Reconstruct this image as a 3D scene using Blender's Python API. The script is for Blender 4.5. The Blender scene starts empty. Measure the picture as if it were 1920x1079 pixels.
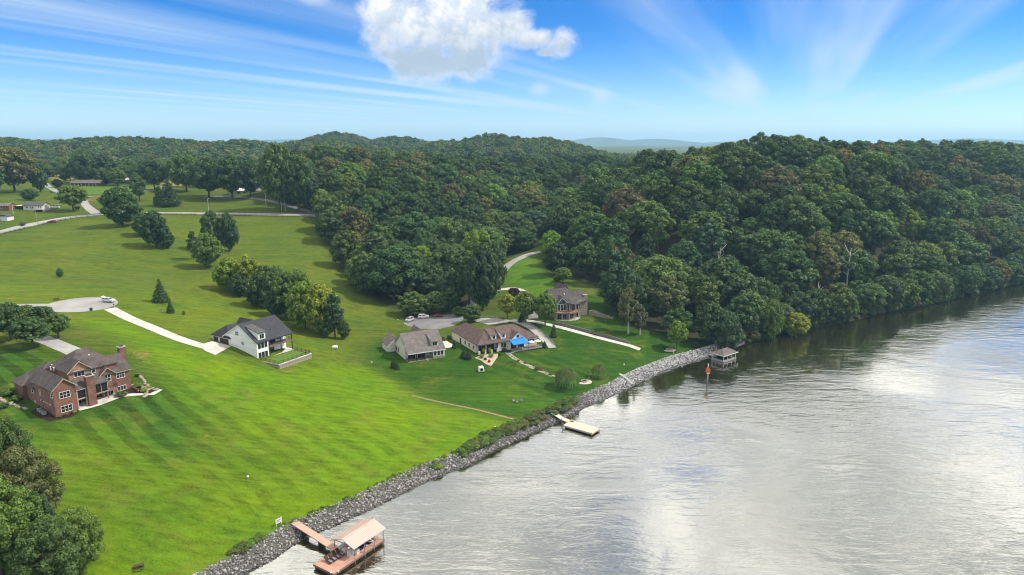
import bpy, bmesh, math, random
import numpy as np
from mathutils import Vector, Matrix
R = math.radians
rnd = random.Random(7)
rng = np.random.default_rng(11)
scene = bpy.context.scene
COL = scene.collection

# ------------------------------------------------------------------ camera
CAM_H, FPX, CX, CY, PITCH = 80.0, 1280.0, 960.0, 539.5, R(12.0)
cd = bpy.data.cameras.new('camera'); cam = bpy.data.objects.new('camera', cd); COL.objects.link(cam)
cd.sensor_width = 36.0; cd.lens = 36.0 * FPX / 1920.0; cd.clip_start = 1.0; cd.clip_end = 30000
cam.location = (0, 0, CAM_H); cam.rotation_euler = (R(90) - PITCH, 0, 0)
scene.camera = cam

# ------------------------------------------------------------------ sky, sun, exposure
SUN_AZ, SUN_EL = R(84), R(50)          # clockwise from +Y, above the horizon
sun_d = bpy.data.lights.new('sun', 'SUN'); sun = bpy.data.objects.new('sun', sun_d); COL.objects.link(sun)
sun_d.energy = 2.7; sun_d.angle = R(3); sun_d.color = (1.0, 0.95, 0.86)
sdir = Vector((math.sin(SUN_AZ) * math.cos(SUN_EL), math.cos(SUN_AZ) * math.cos(SUN_EL), math.sin(SUN_EL)))
sun.rotation_euler = (-sdir).to_track_quat('-Z', 'Y').to_euler(); sun.location = (0, 0, 300)
vs = scene.view_settings
vs.view_transform = 'Standard'; vs.look = 'None'; vs.gamma = 1.0; vs.exposure = 0.78; vs.use_curve_mapping = False
cy = scene.cycles
cy.use_denoising = True; cy.filter_width = 1.1; cy.max_bounces = 5; cy.diffuse_bounces = 2; cy.glossy_bounces = 2
cy.transmission_bounces = 2; cy.volume_bounces = 1; cy.transparent_max_bounces = 4; cy.caustics_reflective = False; cy.caustics_refractive = False
cy.volume_step_rate = 4.0; cy.use_adaptive_sampling = True; cy.adaptive_threshold = 0.02

class NT:
    """tiny helper to wire shader nodes"""
    def __init__(s, tree): s.t = tree; s.n = tree.nodes; s.l = tree.links
    def node(s, typ, **kw):
        n = s.n.new(typ)
        for k, v in kw.items(): setattr(n, k, v)
        return n
    def put(s, sock, v):
        if isinstance(v, bpy.types.NodeSocket): s.l.new(v, sock)
        elif isinstance(v, (tuple, list)) and len(v) == 3 and sock.type == 'RGBA': sock.default_value = (*v, 1)
        else: sock.default_value = v
    def math(s, op, a, b=0.0, c=0.0, clamp=False):
        n = s.node('ShaderNodeMath', operation=op); n.use_clamp = clamp
        s.put(n.inputs[0], a); s.put(n.inputs[1], b); s.put(n.inputs[2], c); return n.outputs[0]
    def mix(s, f, a, b, mode='MIX'):
        n = s.node('ShaderNodeMix', data_type='RGBA', blend_type=mode)
        s.put(n.inputs[0], f); s.put(n.inputs[6], a); s.put(n.inputs[7], b); return n.outputs[2]
    def step(s, v, a, b, lo=0.0, hi=1.0):
        n = s.node('ShaderNodeMapRange', interpolation_type='SMOOTHSTEP')
        s.put(n.inputs[0], v)
        for i, q in enumerate((a, b, lo, hi)): s.put(n.inputs[i + 1], q)
        return n.outputs[0]
    def noise(s, vec, scale, detail=4.0, rough=0.55, dist=0.0):
        n = s.node('ShaderNodeTexNoise')
        if vec is not None: s.l.new(vec, n.inputs['Vector'])
        s.put(n.inputs['Scale'], scale); s.put(n.inputs['Detail'], detail); s.put(n.inputs['Roughness'], rough); s.put(n.inputs['Distortion'], dist)
        return n.outputs['Fac']
    def mapping(s, vec, loc=(0, 0, 0), rot=(0, 0, 0), scale=(1, 1, 1)):
        n = s.node('ShaderNodeMapping'); s.l.new(vec, n.inputs[0])
        n.inputs[1].default_value = loc; n.inputs[2].default_value = rot; n.inputs[3].default_value = scale
        return n.outputs[0]
    def xyz(s, x, y, z=0.0):
        n = s.node('ShaderNodeCombineXYZ'); s.put(n.inputs[0], x); s.put(n.inputs[1], y); s.put(n.inputs[2], z); return n.outputs[0]

world = bpy.data.worlds.new('World'); scene.world = world; world.use_nodes = True
def build_world():
    w = NT(world.node_tree); w.n.clear()
    out = w.node('ShaderNodeOutputWorld'); bg = w.node('ShaderNodeBackground')
    sky = w.node('ShaderNodeTexSky', sky_type='NISHITA'); sky.sun_disc = False
    sky.sun_elevation = SUN_EL; sky.sun_rotation = SUN_AZ; sky.altitude = 250; sky.air_density = 1.0; sky.dust_density = 0.25; sky.ozone_density = 2.6
    tc = w.node('ShaderNodeTexCoord'); sp = w.node('ShaderNodeSeparateXYZ'); w.l.new(tc.outputs['Generated'], sp.inputs[0])
    X, Y, Z = sp.outputs
    zc = w.math('MAXIMUM', Z, 0.02)
    # a high flat layer of cloud, seen in perspective: coordinates on a plane overhead
    px = w.math('DIVIDE', X, zc); py = w.math('DIVIDE', Y, zc)
    plane = w.xyz(px, py, 0.0)
    base = w.mix(1.0, sky.outputs[0], w.mix(w.step(Z, -0.02, 0.18), (0.70, 0.88, 1.22), (0.090, 0.42, 0.86)), 'MULTIPLY')
    # cirrus drawn out along one wind direction
    rot = w.mapping(plane, rot=(0, 0, R(22)), scale=(1.0, 1.0, 1.0))
    st = w.mapping(rot, loc=(3.1, 0.7, 0), scale=(0.80, 0.05, 1))
    n1 = w.noise(st, 1.0, 4.0, 0.46, 0.2)
    st2 = w.mapping(rot, loc=(1.3, 8.2, 0), scale=(0.16, 0.07, 1))
    n2 = w.noise(st2, 1.0, 3.0, 0.5, 0.2)
    cir = w.math('MULTIPLY', w.step(n1, 0.42, 0.70), w.step(n2, 0.30, 0.52))
    low = w.step(Z, 0.012, 0.07)
    cir = w.math('MULTIPLY', w.math('MULTIPLY', cir, low), 0.66)
    col = w.mix(cir, base, (4.6, 5.3, 5.9))
    # broken cloud overhead, thinning out towards the horizon
    cn = w.noise(w.mapping(plane, loc=(0.4, 1.9, 0.0)), 0.95, 9.0, 0.58, 0.3)
    cg = w.noise(w.mapping(plane, loc=(5.4, 2.9, 0.0)), 1.7, 8.0, 0.6, 0.5)
    cover = w.step(Z, 0.18, 0.30, 0.0, 0.15)
    thick = w.math('ADD', cn, cover)
    dens = w.step(thick, 0.48, 0.64)
    grey = w.step(w.math('ADD', w.math('MULTIPLY', thick, 0.4), w.math('MULTIPLY', cg, 0.6)), 0.50, 0.61)
    ccol = w.mix(grey, (11.8, 11.2, 10.0), (4.0, 4.0, 3.9))
    dens = w.math('MULTIPLY', dens, w.step(Z, 0.185, 0.26))
    col = w.mix(dens, col, ccol)
    # one fair-weather cumulus and two wisps, as puffs in direction space
    yc = w.math('MAXIMUM', Y, 0.05)
    a = w.math('DIVIDE', X, yc); b = w.math('DIVIDE', Z, yc)
    ab = w.xyz(a, b, 0.0)
    def puffs(spec, amp, freq, e0, e1):
        nz = w.noise(ab, freq, 10.0, 0.62, 0.5)
        acc = None
        for (pxl, pyl, rx, ry) in spec:
            u = (pxl - CX) / FPX; v = (CY - pyl) / FPX
            dy = math.cos(PITCH) + v * math.sin(PITCH); dz = -math.sin(PITCH) + v * math.cos(PITCH)
            ca, cb, ra, rb = u / dy, dz / dy, rx / FPX / dy, ry / FPX / dy
            da = w.math('DIVIDE', w.math('SUBTRACT', a, ca), ra); db = w.math('DIVIDE', w.math('SUBTRACT', b, cb), rb)
            d = w.math('SQRT', w.math('ADD', w.math('MULTIPLY', da, da), w.math('MULTIPLY', db, db)))
            f = w.math('SUBTRACT', 1.0, d)
            acc = f if acc is None else w.math('SMOOTH_MAX', acc, f, 0.12)
        acc = w.math('ADD', acc, w.math('MULTIPLY', w.math('SUBTRACT', nz, 0.5), amp))
        front = w.step(Y, 0.1, 0.2)
        return w.math('MULTIPLY', w.step(acc, e0, e1), front), acc
    m, acc = puffs([(762, 42, 84, 60), (850, 50, 112, 84), (800, 112, 84, 40), (880, 100, 60, 52), (955, 46, 56, 40),
                    (1003, 72, 56, 22), (1052, 84, 38, 30), (880, 8, 60, 50), (846, 118, 66, 32), (1030, 98, 28, 10), (720, 15, 50, 34)], 2.5, 13.0, -0.22, 0.58)
    shn = w.noise(w.mapping(ab, loc=(0.0, 0.0, 0.3)), 26.0, 8.0, 0.6, 0.3); shl = w.noise(w.mapping(ab, loc=(-0.006, 0.010, 0.3)), 26.0, 8.0, 0.6, 0.3)
    relief = w.math('SUBTRACT', shn, shl)                     # billows lit from the upper right
    lowpart = w.step(w.math('ADD', b, w.math('MULTIPLY', w.math('SUBTRACT', shn, 0.5), 0.09)), 0.115, 0.180, 1.0, 0.0)
    shade = w.math('MULTIPLY', lowpart, w.step(acc, 0.05, 0.5))
    pc = w.mix(w.math('MULTIPLY', shade, 0.85), w.mix(w.step(relief, -0.10, 0.08), (4.5, 5.0, 5.6), (6.1, 6.1, 6.1)), (2.6, 3.3, 4.1))
    col = w.mix(w.math('MULTIPLY', m, 0.97), col, pc)
    m2, _ = puffs([(1126, 182, 38, 34), (1012, 168, 34, 22), (590, -2, 52, 18)], 1.4, 13.0, 0.1, 1.0)
    col = w.mix(w.math('MULTIPLY', m2, 0.45), col, (4.9, 5.5, 5.9))
    w.l.new(col, bg.inputs[0]); bg.inputs[1].default_value = 0.10
    w.l.new(bg.outputs[0], out.inputs[0])
build_world()

# ------------------------------------------------------------------ pixel <-> place
cP, sP = math.cos(PITCH), math.sin(PITCH)
def ray(px, py):
    u = (px - CX) / FPX; v = (CY - py) / FPX
    return np.array([u, cP + v * sP, -sP + v * cP])
def atz(px, py, z):
    d = ray(px, py); return d * ((z - CAM_H) / d[2]) + np.array([0, 0, CAM_H])
def aty(px, py, y):
    d = ray(px, py); return d * (y / d[1]) + np.array([0, 0, CAM_H])
def proj(p):
    x, y, z = p[0], p[1], p[2] - CAM_H
    dep = y * cP - z * sP
    return CX + FPX * x / dep, CY - FPX * (y * sP + z * cP) / dep, dep
def top_z(base, py):
    """height at which the upright line over a place meets a picture row"""
    y = base[1]; d = ray(960, py); return CAM_H + d[2] * y / d[1]

# ------------------------------------------------------------------ shoreline
shore_px = [(452, 1078), (504, 1053), (560, 1013), (621, 988), (698, 953), (754, 925), (796, 904), (880, 871), (922, 847), (973, 823),
            (1033, 796), (1074, 778), (1094, 765), (1127, 751), (1161, 736), (1184, 723), (1217, 706), (1274, 684), (1330, 669), (1372, 654),
            (1400, 644), (1467, 627), (1523, 616), (1591, 603), (1655, 588), (1732, 573), (1835, 551), (1916, 531)]
shore = [atz(a, b, 0)[:2] for a, b in shore_px]
d0 = np.array([-0.56, -0.83]); shore = [shore[0] + d0 * 420, shore[0] + d0 * 120] + shore
d1 = shore[-1] - shore[-4]; d1 /= np.linalg.norm(d1); shore += [shore[-1] + d1 * 150, shore[-1] + d1 * 1200]
shore = np.array(shore)
def polyline_dist(px, py, pl):
    best = np.full(px.shape, 1e18); sgn = np.ones(px.shape)
    for i in range(len(pl) - 1):
        a, b = pl[i], pl[i + 1]; ab = b - a; L2 = ab @ ab
        t = np.clip(((px - a[0]) * ab[0] + (py - a[1]) * ab[1]) / L2, 0, 1)
        dx, dy = px - (a[0] + t * ab[0]), py - (a[1] + t * ab[1]); d = dx * dx + dy * dy
        m = d < best
        sgn = np.where(m, np.sign(ab[0] * dy - ab[1] * dx), sgn); best = np.where(m, d, best)
    return np.sqrt(best) * sgn
def inland(x, y): return polyline_dist(np.asarray(x, float), np.asarray(y, float), shore)   # + on the land side

# ------------------------------------------------------------------ terrain heights
ctrl = []
for px_, py_, z_ in [
    # far road and upper field
    (600, 407, 30), (520, 405, 31), (430, 404, 31.5), (300, 402, 32), (190, 403, 32.5), (120, 413, 31), (60, 426, 29.5), (0, 440, 28), (-120, 462, 26),
    (400, 440, 24), (500, 460, 20), (600, 470, 18), (560, 440, 24), (620, 520, 12), (680, 580, 7), (700, 620, 5.2), (690, 680, 5.2), (740, 590, 5),
    (100, 480, 24), (200, 510, 19.5), (300, 500, 18), (230, 425, 30), (280, 445, 26), (0, 490, 24), (0, 522, 21.5), (200, 538, 20.4), (330, 552, 18.2), (-150, 530, 22),
    (380, 500, 17), (440, 540, 13.5), (480, 570, 11), (560, 620, 8), (640, 638, 6), (540, 500, 15.5), (590, 560, 10.5),
    # houses on the left bank
    (150, 574, 19), (95, 578, 19.2), (210, 575, 18.8), (260, 605, 17.6), (330, 632, 16.4), (400, 655, 15.5), (430, 662, 15.2), (430, 600, 15),
    (484, 676, 12), (505, 669, 12), (550, 656, 12), (585, 664, 11.4), (521, 690, 11), (470, 690, 12.2), (560, 690, 9.6), (600, 660, 9.3),
    (106, 783, 15), (170, 766, 15), (200, 756, 15.2), (217, 744, 15.6), (242, 725, 16.4), (64, 763, 15.4), (36, 747, 16.4), (80, 800, 14), (200, 800, 13),
    (140, 660, 20), (75, 632, 20.4), (0, 650, 20), (0, 600, 20.5), (300, 700, 16), (330, 760, 13), (0, 740, 17), (290, 730, 15.4), (-150, 640, 21), (-150, 760, 18),
    (640, 740, 8), (800, 750, 4), (700, 700, 6), (900, 800, 3.2), (300, 800, 11.2), (400, 900, 7), (200, 950, 9), (100, 850, 12), (450, 1000, 4.2), (300, 1079, 4.6),
    (0, 1079, 9), (0, 900, 12), (500, 800, 8.2), (600, 850, 5.2), (550, 920, 4.2), (400, 760, 11.5), (-200, 950, 12), (-200, 1200, 8), (100, 1250, 5),
    # valley houses
    (766, 682, 6), (834, 671, 6), (732, 658, 6.3), (800, 640, 5.6), (810, 605, 4.6), (760, 606, 4.6), (870, 588, 5), (890, 562, 6.5), (848, 632, 6), (897, 667, 6), (953, 659, 6), (1007, 649, 6),
    (930, 603, 7.2), (980, 606, 8.4), (960, 700, 5), (900, 720, 4.4), (1000, 760, 3), (1040, 690, 4), (1060, 728, 3.1), (1120, 708, 3),
    (1045, 598, 9), (1073, 600, 9), (1098, 583, 9.4), (1010, 606, 8.8), (1062, 620, 7.6), (1130, 638, 5.8), (1200, 657, 4.2), (1140, 600, 8), (1200, 620, 6), (1260, 650, 3.6), (1310, 650, 3),
    (1180, 690, 3), (1040, 650, 5.4), (960, 545, 9.6), (955, 497, 14), (1000, 476, 17), (1040, 520, 13.5), (1010, 545, 11), (1120, 560, 11),
    (100, 357, 38), (160, 385, 34.5), (60, 392, 36), (20, 420, 31.5), (180, 368, 37.5), (280, 358, 38), (230, 344, 41), (130, 340, 42.5), (400, 372, 37), (480, 376, 37.5), (320, 385, 35), (460, 350, 42), (10, 375, 40)]:
    ctrl.append(atz(px_, py_, z_))
for px_, py_, yy in [  # wooded slopes, from the tops of the trees that stand on them
    (520, 262, 600), (600, 262, 620), (700, 270, 640), (800, 280, 650), (900, 292, 660), (1000, 292, 680), (1080, 292, 660),
    (650, 380, 440), (700, 330, 500), (800, 330, 530), (800, 420, 420), (900, 360, 520), (720, 440, 385), (850, 480, 350), (900, 430, 420), (1000, 350, 560), (980, 410, 470),
    (1150, 287, 480), (1250, 268, 455), (1350, 258, 432), (1450, 254, 425), (1550, 256, 435), (1650, 259, 465), (1720, 275, 540), (1800, 276, 580), (1900, 269, 585), (2050, 272, 640), (2300, 280, 760),
    (1050, 420, 385), (1150, 440, 345), (1200, 350, 392), (1300, 400, 345), (1400, 330, 380), (1500, 450, 325), (1600, 350, 392), (1700, 460, 365), (1750, 380, 420), (1850, 400, 445), (1400, 520, 298), (1300, 500, 305), (1920, 400, 480), (2100, 420, 540)]:
    p = aty(px_, py_, yy); ctrl.append(np.array([p[0], p[1], max(p[2] - (29 if py_ < 300 else 23), 2.5)]))
for x_, y_, z_ in [(22, 425, 17.5), (36, 470, 19.5), (56, 530, 24), (82, 600, 30), (-600, 300, 24), (-600, 600, 42), (-300, 700, 46), (-150, 760, 48), (-500, 900, 44), (0, 850, 42), (300, 850, 45), (700, 900, 50), (-900, 1000, 40), (-150, 560, 44), (-300, 560, 43),
                   (-250, 100, 17), (-250, 0, 12), (-200, -100, 8), (-300, 200, 20), (900, 1300, 40), (0, 1300, 38), (-700, 1400, 38), (1300, 900, 50), (0, 1100, 40)]:
    ctrl.append(np.array([x_, y_, z_], float))
ctrl = np.array(ctrl)
CC = 12.0
def phi(dx, dy): return np.sqrt(dx * dx + dy * dy + CC * CC)
n_ = len(ctrl)
A = np.zeros((n_ + 1, n_ + 1)); A[:n_, :n_] = phi(ctrl[:, None, 0] - ctrl[None, :, 0], ctrl[:, None, 1] - ctrl[None, :, 1]) - np.eye(n_) * 1.5
A[:n_, n_] = 1; A[n_, :n_] = 1
wts = np.linalg.solve(A, np.append(ctrl[:, 2], 0))
FAR_HILLS = [  # x, y, height, spread x, spread y: ridges beyond the woods
    (-640, 1150, 35, 260, 120), (-330, 1180, 31, 120, 110), (-450, 1150, 31, 90, 110), (-900, 1150, 38, 200, 130),
    (-390, 1560, 50, 110, 110), (-260, 1580, 40, 130, 110), (-30, 1180, 41, 100, 90), (50, 1190, 35, 100, 90), (-110, 1200, 30, 70, 80),
    (1500, 11800, 125, 700, 700), (2500, 12300, 105, 800, 700), (700, 12600, 95, 900, 700), (7900, 12000, 110, 1300, 800), (9800, 12000, 130, 1300, 800), (-3600, 12000, 95, 1900, 700), (-7500, 11800, 100, 1900, 700), (4800, 12400, 85, 1500, 700), (-900, 12600, 85, 1200, 700)]
def raw_height(x, y):
    x = np.asarray(x, float); y = np.asarray(y, float); sh = x.shape; x = x.ravel(); y = y.ravel()
    z = np.full(x.shape, wts[n_])
    xc = np.clip(x, -1000, 1500); yc = np.clip(y, -400, 1500)
    for i in range(n_): z += wts[i] * phi(xc - ctrl[i, 0], yc - ctrl[i, 1])
    t = np.clip((np.hypot(x * 0.8, y) - 800) / 500, 0, 1); t = t * t * (3 - 2 * t)
    z = z * (1 - t) + 38 * t
    hill = np.zeros(x.shape)
    for hx, hy, hh, sx, sy in FAR_HILLS: hill = np.maximum(hill, hh * np.exp(-((x - hx) / sx) ** 2 - ((y - hy) / sy) ** 2))
    z += hill
    return z.reshape(sh)
def height(x, y):
    z = raw_height(x, y); d = inland(x, y)
    z = np.maximum(z, 2.3 + 0.012 * np.clip(d, 0, 60))
    bank = np.clip(d / 3.6, 0, 1) * 2.2
    t = np.clip((d - 3.0) / 16, 0, 1); t = t * t * (3 - 2 * t)
    zi = bank * (1 - t) + z * t
    return np.where(d < 0, np.maximum(d * 0.35, -5.0), zi)
def spaced(lo, hi, a, b, s, grow, cap):
    """even steps of s between a and b, growing steps outside"""
    m = list(np.arange(a, b + s * .5, s)); st = s
    v = m[-1]
    while v < hi: st = min(st * grow, cap); v += st; m.append(v)
    st = s; v = m[0]; pre = []
    while v > lo: st = min(st * grow, cap); v -= st; pre.append(v)
    return np.array(pre[::-1] + m)
GX = spaced(-9500, 11500, -150, 110, 1.3, 1.06, 220); GY = spaced(-420, 14000, 105, 300, 1.3, 1.035, 220)
gx, gy = np.meshgrid(GX, GY); gz = height(gx, gy)
def gnd(x, y):
    """height of the ground sheet"""
    i = np.clip(np.searchsorted(GX, x) - 1, 0, len(GX) - 2); j = np.clip(np.searchsorted(GY, y) - 1, 0, len(GY) - 2)
    tx = (x - GX[i]) / (GX[i + 1] - GX[i]); ty = (y - GY[j]) / (GY[j + 1] - GY[j])
    return (gz[j, i] * (1 - tx) + gz[j, i + 1] * tx) * (1 - ty) + (gz[j + 1, i] * (1 - tx) + gz[j + 1, i + 1] * tx) * ty
def on_ground(px, py):
    """where the line of sight through a pixel first meets the ground"""
    d = ray(px, py); t = 80.0; prev = t
    while t < 7000:
        p = d * t
        if p[2] + CAM_H <= gnd(p[0], p[1]):
            lo, hi = prev, t
            for _ in range(30):
                m = (lo + hi) / 2; p = d * m
                if p[2] + CAM_H <= gnd(p[0], p[1]): hi = m
                else: lo = m
            p = d * hi; return np.array([p[0], p[1], gnd(p[0], p[1])])
        prev = t; t += 1.0 + t * 0.004
    return np.array([d[0] * 7000, d[1] * 7000, 0])
def poly_world(pxs): return np.array([on_ground(a, b)[:2] for a, b in pxs])
def in_poly(x, y, pl):
    c = np.zeros(x.shape, bool); j = len(pl) - 1
    for i in range(len(pl)):
        xi, yi = pl[i]; xj, yj = pl[j]
        m = ((yi > y) != (yj > y)) & (x < (xj - xi) * (y - yi) / (yj - yi + 1e-12) + xi); c ^= m; j = i
    return c
def soft_poly(x, y, pl, edge):
    ins = in_poly(x, y, pl); d = np.abs(polyline_dist(x, y, np.vstack([pl, pl[:1]])))
    return np.clip(0.5 + np.where(ins, d, -d) / edge / 2, 0, 1)

# ------------------------------------------------------------------ mesh helpers
def link(name, me, mat=None, parent=None):
    o = bpy.data.objects.new(name, me); COL.objects.link(o)
    if mat is not None and me is not None: me.materials.append(mat)
    if parent is not None: o.parent = parent
    return o
def tag(o, label=None, cat=None, group=None, kind=None):
    for k, v in (('label', label), ('category', cat), ('group', group), ('kind', kind)):
        if v: o[k] = v
    return o
def thing(name, loc, rz=0.0, label=None, cat=None, group=None):
    o = bpy.data.objects.new(name, None); COL.objects.link(o); o.location = loc; o.rotation_euler = (0, 0, rz); o.empty_display_size = 0.5
    return tag(o, label, cat, group)
class MB:
    def __init__(s): s.v = []; s.f = []
    def add(s, vs, fs):
        k = len(s.v); s.v += [tuple(map(float, q)) for q in vs]; s.f += [tuple(i + k for i in f) for f in fs]; return s
    def box(s, x0, x1, y0, y1, z0, z1):
        return s.add([(x, y, z) for z in (z0, z1) for y in (y0, y1) for x in (x0, x1)],
                     [(0, 2, 3, 1), (4, 5, 7, 6), (0, 1, 5, 4), (2, 6, 7, 3), (0, 4, 6, 2), (1, 3, 7, 5)])
    def prism(s, poly, lo, hi, axis='z'):
        """extrude a 2D outline; axis z: (x,y), axis y: (x,z), axis x: (y,z)"""
        n = len(poly)
        def P(a, b, t): return (a, b, t) if axis == 'z' else ((a, t, b) if axis == 'y' else (t, a, b))
        vs = [P(a, b, lo) for a, b in poly] + [P(a, b, hi) for a, b in poly]
        fs = [tuple(range(n))[::-1], tuple(range(n, 2 * n))] + [(i, (i + 1) % n, n + (i + 1) % n, n + i) for i in range(n)]
        return s.add(vs, fs)
    def tube(s, pts, rad, seg=8, caps=True):
        pts = [Vector(p) for p in pts]; rad = rad if isinstance(rad, (list, tuple)) else [rad] * len(pts)
        k = len(s.v); n = len(pts)
        for i, p in enumerate(pts):
            d = (pts[min(i + 1, n - 1)] - pts[max(i - 1, 0)]).normalized()
            a = d.cross(Vector((0.31, 0.95, 0.07))).normalized(); b = d.cross(a)
            for j in range(seg):
                t = 2 * math.pi * j / seg; q = p + (a * math.cos(t) + b * math.sin(t)) * rad[i]; s.v.append(tuple(q))
        for i in range(n - 1):
            for j in range(seg):
                s.f.append((k + i * seg + j, k + i * seg + (j + 1) % seg, k + (i + 1) * seg + (j + 1) % seg, k + (i + 1) * seg + j))
        if caps: s.f.append(tuple(k + j for j in range(seg))[::-1]); s.f.append(tuple(k + (n - 1) * seg + j for j in range(seg)))
        return s
    def lathe(s, prof, seg=16, c=(0, 0)):
        k = len(s.v)
        for r_, z_ in prof:
            for j in range(seg): t = 2 * math.pi * j / seg; s.v.append((c[0] + r_ * math.cos(t), c[1] + r_ * math.sin(t), z_))
        for i in range(len(prof) - 1):
            for j in range(seg): s.f.append((k + i * seg + j, k + i * seg + (j + 1) % seg, k + (i + 1) * seg + (j + 1) % seg, k + (i + 1) * seg + j))
        s.f.append(tuple(k + j for j in range(seg))[::-1]); s.f.append(tuple(k + (len(prof) - 1) * seg + j for j in range(seg)))
        return s
    def mesh(s, name, fix=True, smooth=False):
        me = bpy.data.meshes.new(name); me.from_pydata(s.v, [], s.f)
        if fix:
            bm = bmesh.new(); bm.from_mesh(me); bmesh.ops.recalc_face_normals(bm, faces=bm.faces); bm.to_mesh(me); bm.free()
        if smooth: me.polygons.foreach_set('use_smooth', [True] * len(me.polygons))
        me.update(); return me
    def build(s, name, mat, parent=None, smooth=False, bevel=0.0):
        o = link(name, s.mesh(name, smooth=smooth), mat, parent)
        if bevel:
            m = o.modifiers.new('bevel', 'BEVEL'); m.width = bevel; m.segments = 2; m.limit_method = 'ANGLE'
        return o
def copy_tree(o, parent=None):
    c = o.copy(); COL.objects.link(c); c.parent = parent
    for ch in list(o.children): copy_tree(ch, c)
    return c

# ------------------------------------------------------------------ materials
MATS = {}
def mat(name, color, rough=0.7, spec=0.4, var=0.12, scale=1.5, bump=0.0, bscale=8.0, metal=0.0, extra=None):
    """plain surface with uneven tone and fine relief"""
    if name in MATS: return MATS[name]
    m = bpy.data.materials.new(name); m.use_nodes = True; t = NT(m.node_tree)
    b = t.n['Principled BSDF']; tc = t.node('ShaderNodeTexCoord')
    n = t.noise(tc.outputs['Object'], scale, 6.0, 0.6)
    f = t.step(n, 0.3, 0.7, 1 - var, 1 + var)
    rgb = t.node('ShaderNodeRGB'); rgb.outputs[0].default_value = (*color, 1)
    col = t.mix(1.0, rgb.outputs[0], t.xyz(f, f, f), 'MULTIPLY')
    if extra: col = extra(t, col, tc)
    t.l.new(col, b.inputs['Base Color']); b.inputs['Roughness'].default_value = rough; b.inputs['Metallic'].default_value = metal
    b.inputs['Specular IOR Level'].default_value = spec
    if bump:
        bp = t.node('ShaderNodeBump'); bp.inputs['Strength'].default_value = bump; bp.inputs['Distance'].default_value = 0.05
        t.l.new(t.noise(tc.outputs['Object'], bscale, 5.0, 0.6), bp.inputs['Height']); t.l.new(bp.outputs[0], b.inputs['Normal'])
    MATS[name] = m; return m
def leaf_material():
    m = bpy.data.materials.new('foliage'); m.use_nodes = True; t = NT(m.node_tree); t.n.clear()
    out = t.node('ShaderNodeOutputMaterial')
    at = t.node('ShaderNodeAttribute', attribute_type='INSTANCER', attribute_name='tint')
    ge = t.node('ShaderNodeNewGeometry')
    f = t.step(ge.outputs['Random Per Island'], 0.0, 1.0, 0.62, 1.38)
    col = t.mix(1.0, at.outputs['Color'], t.xyz(f, f, t.math('MULTIPLY', f, 0.95)), 'MULTIPLY')
    d = t.node('ShaderNodeBsdfDiffuse'); t.l.new(col, d.inputs[0])
    tr = t.node('ShaderNodeBsdfTranslucent'); t.l.new(t.mix(1.0, col, (1.15, 1.25, 0.6), 'MULTIPLY'), tr.inputs[0])
    g = t.node('ShaderNodeBsdfGlossy'); g.inputs['Roughness'].default_value = 0.55; g.inputs[0].default_value = (0.8, 0.85, 0.8, 1)
    mx = t.node('ShaderNodeMixShader'); mx.inputs[0].default_value = 0.28; t.l.new(d.outputs[0], mx.inputs[1]); t.l.new(tr.outputs[0], mx.inputs[2])
    m2 = t.node('ShaderNodeMixShader'); m2.inputs[0].default_value = 0.025; t.l.new(mx.outputs[0], m2.inputs[1]); t.l.new(g.outputs[0], m2.inputs[2])
    t.l.new(m2.outputs[0], out.inputs[0]); return m
M_LEAF = leaf_material()
M_BARK = mat('bark', (0.10, 0.075, 0.055), 0.9, 0.2, 0.3, 3.0, 0.6, 12)
M_PALEBARK = mat('pale_bark', (0.42, 0.40, 0.35), 0.85, 0.2, 0.3, 2.0, 0.4, 8)

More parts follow.
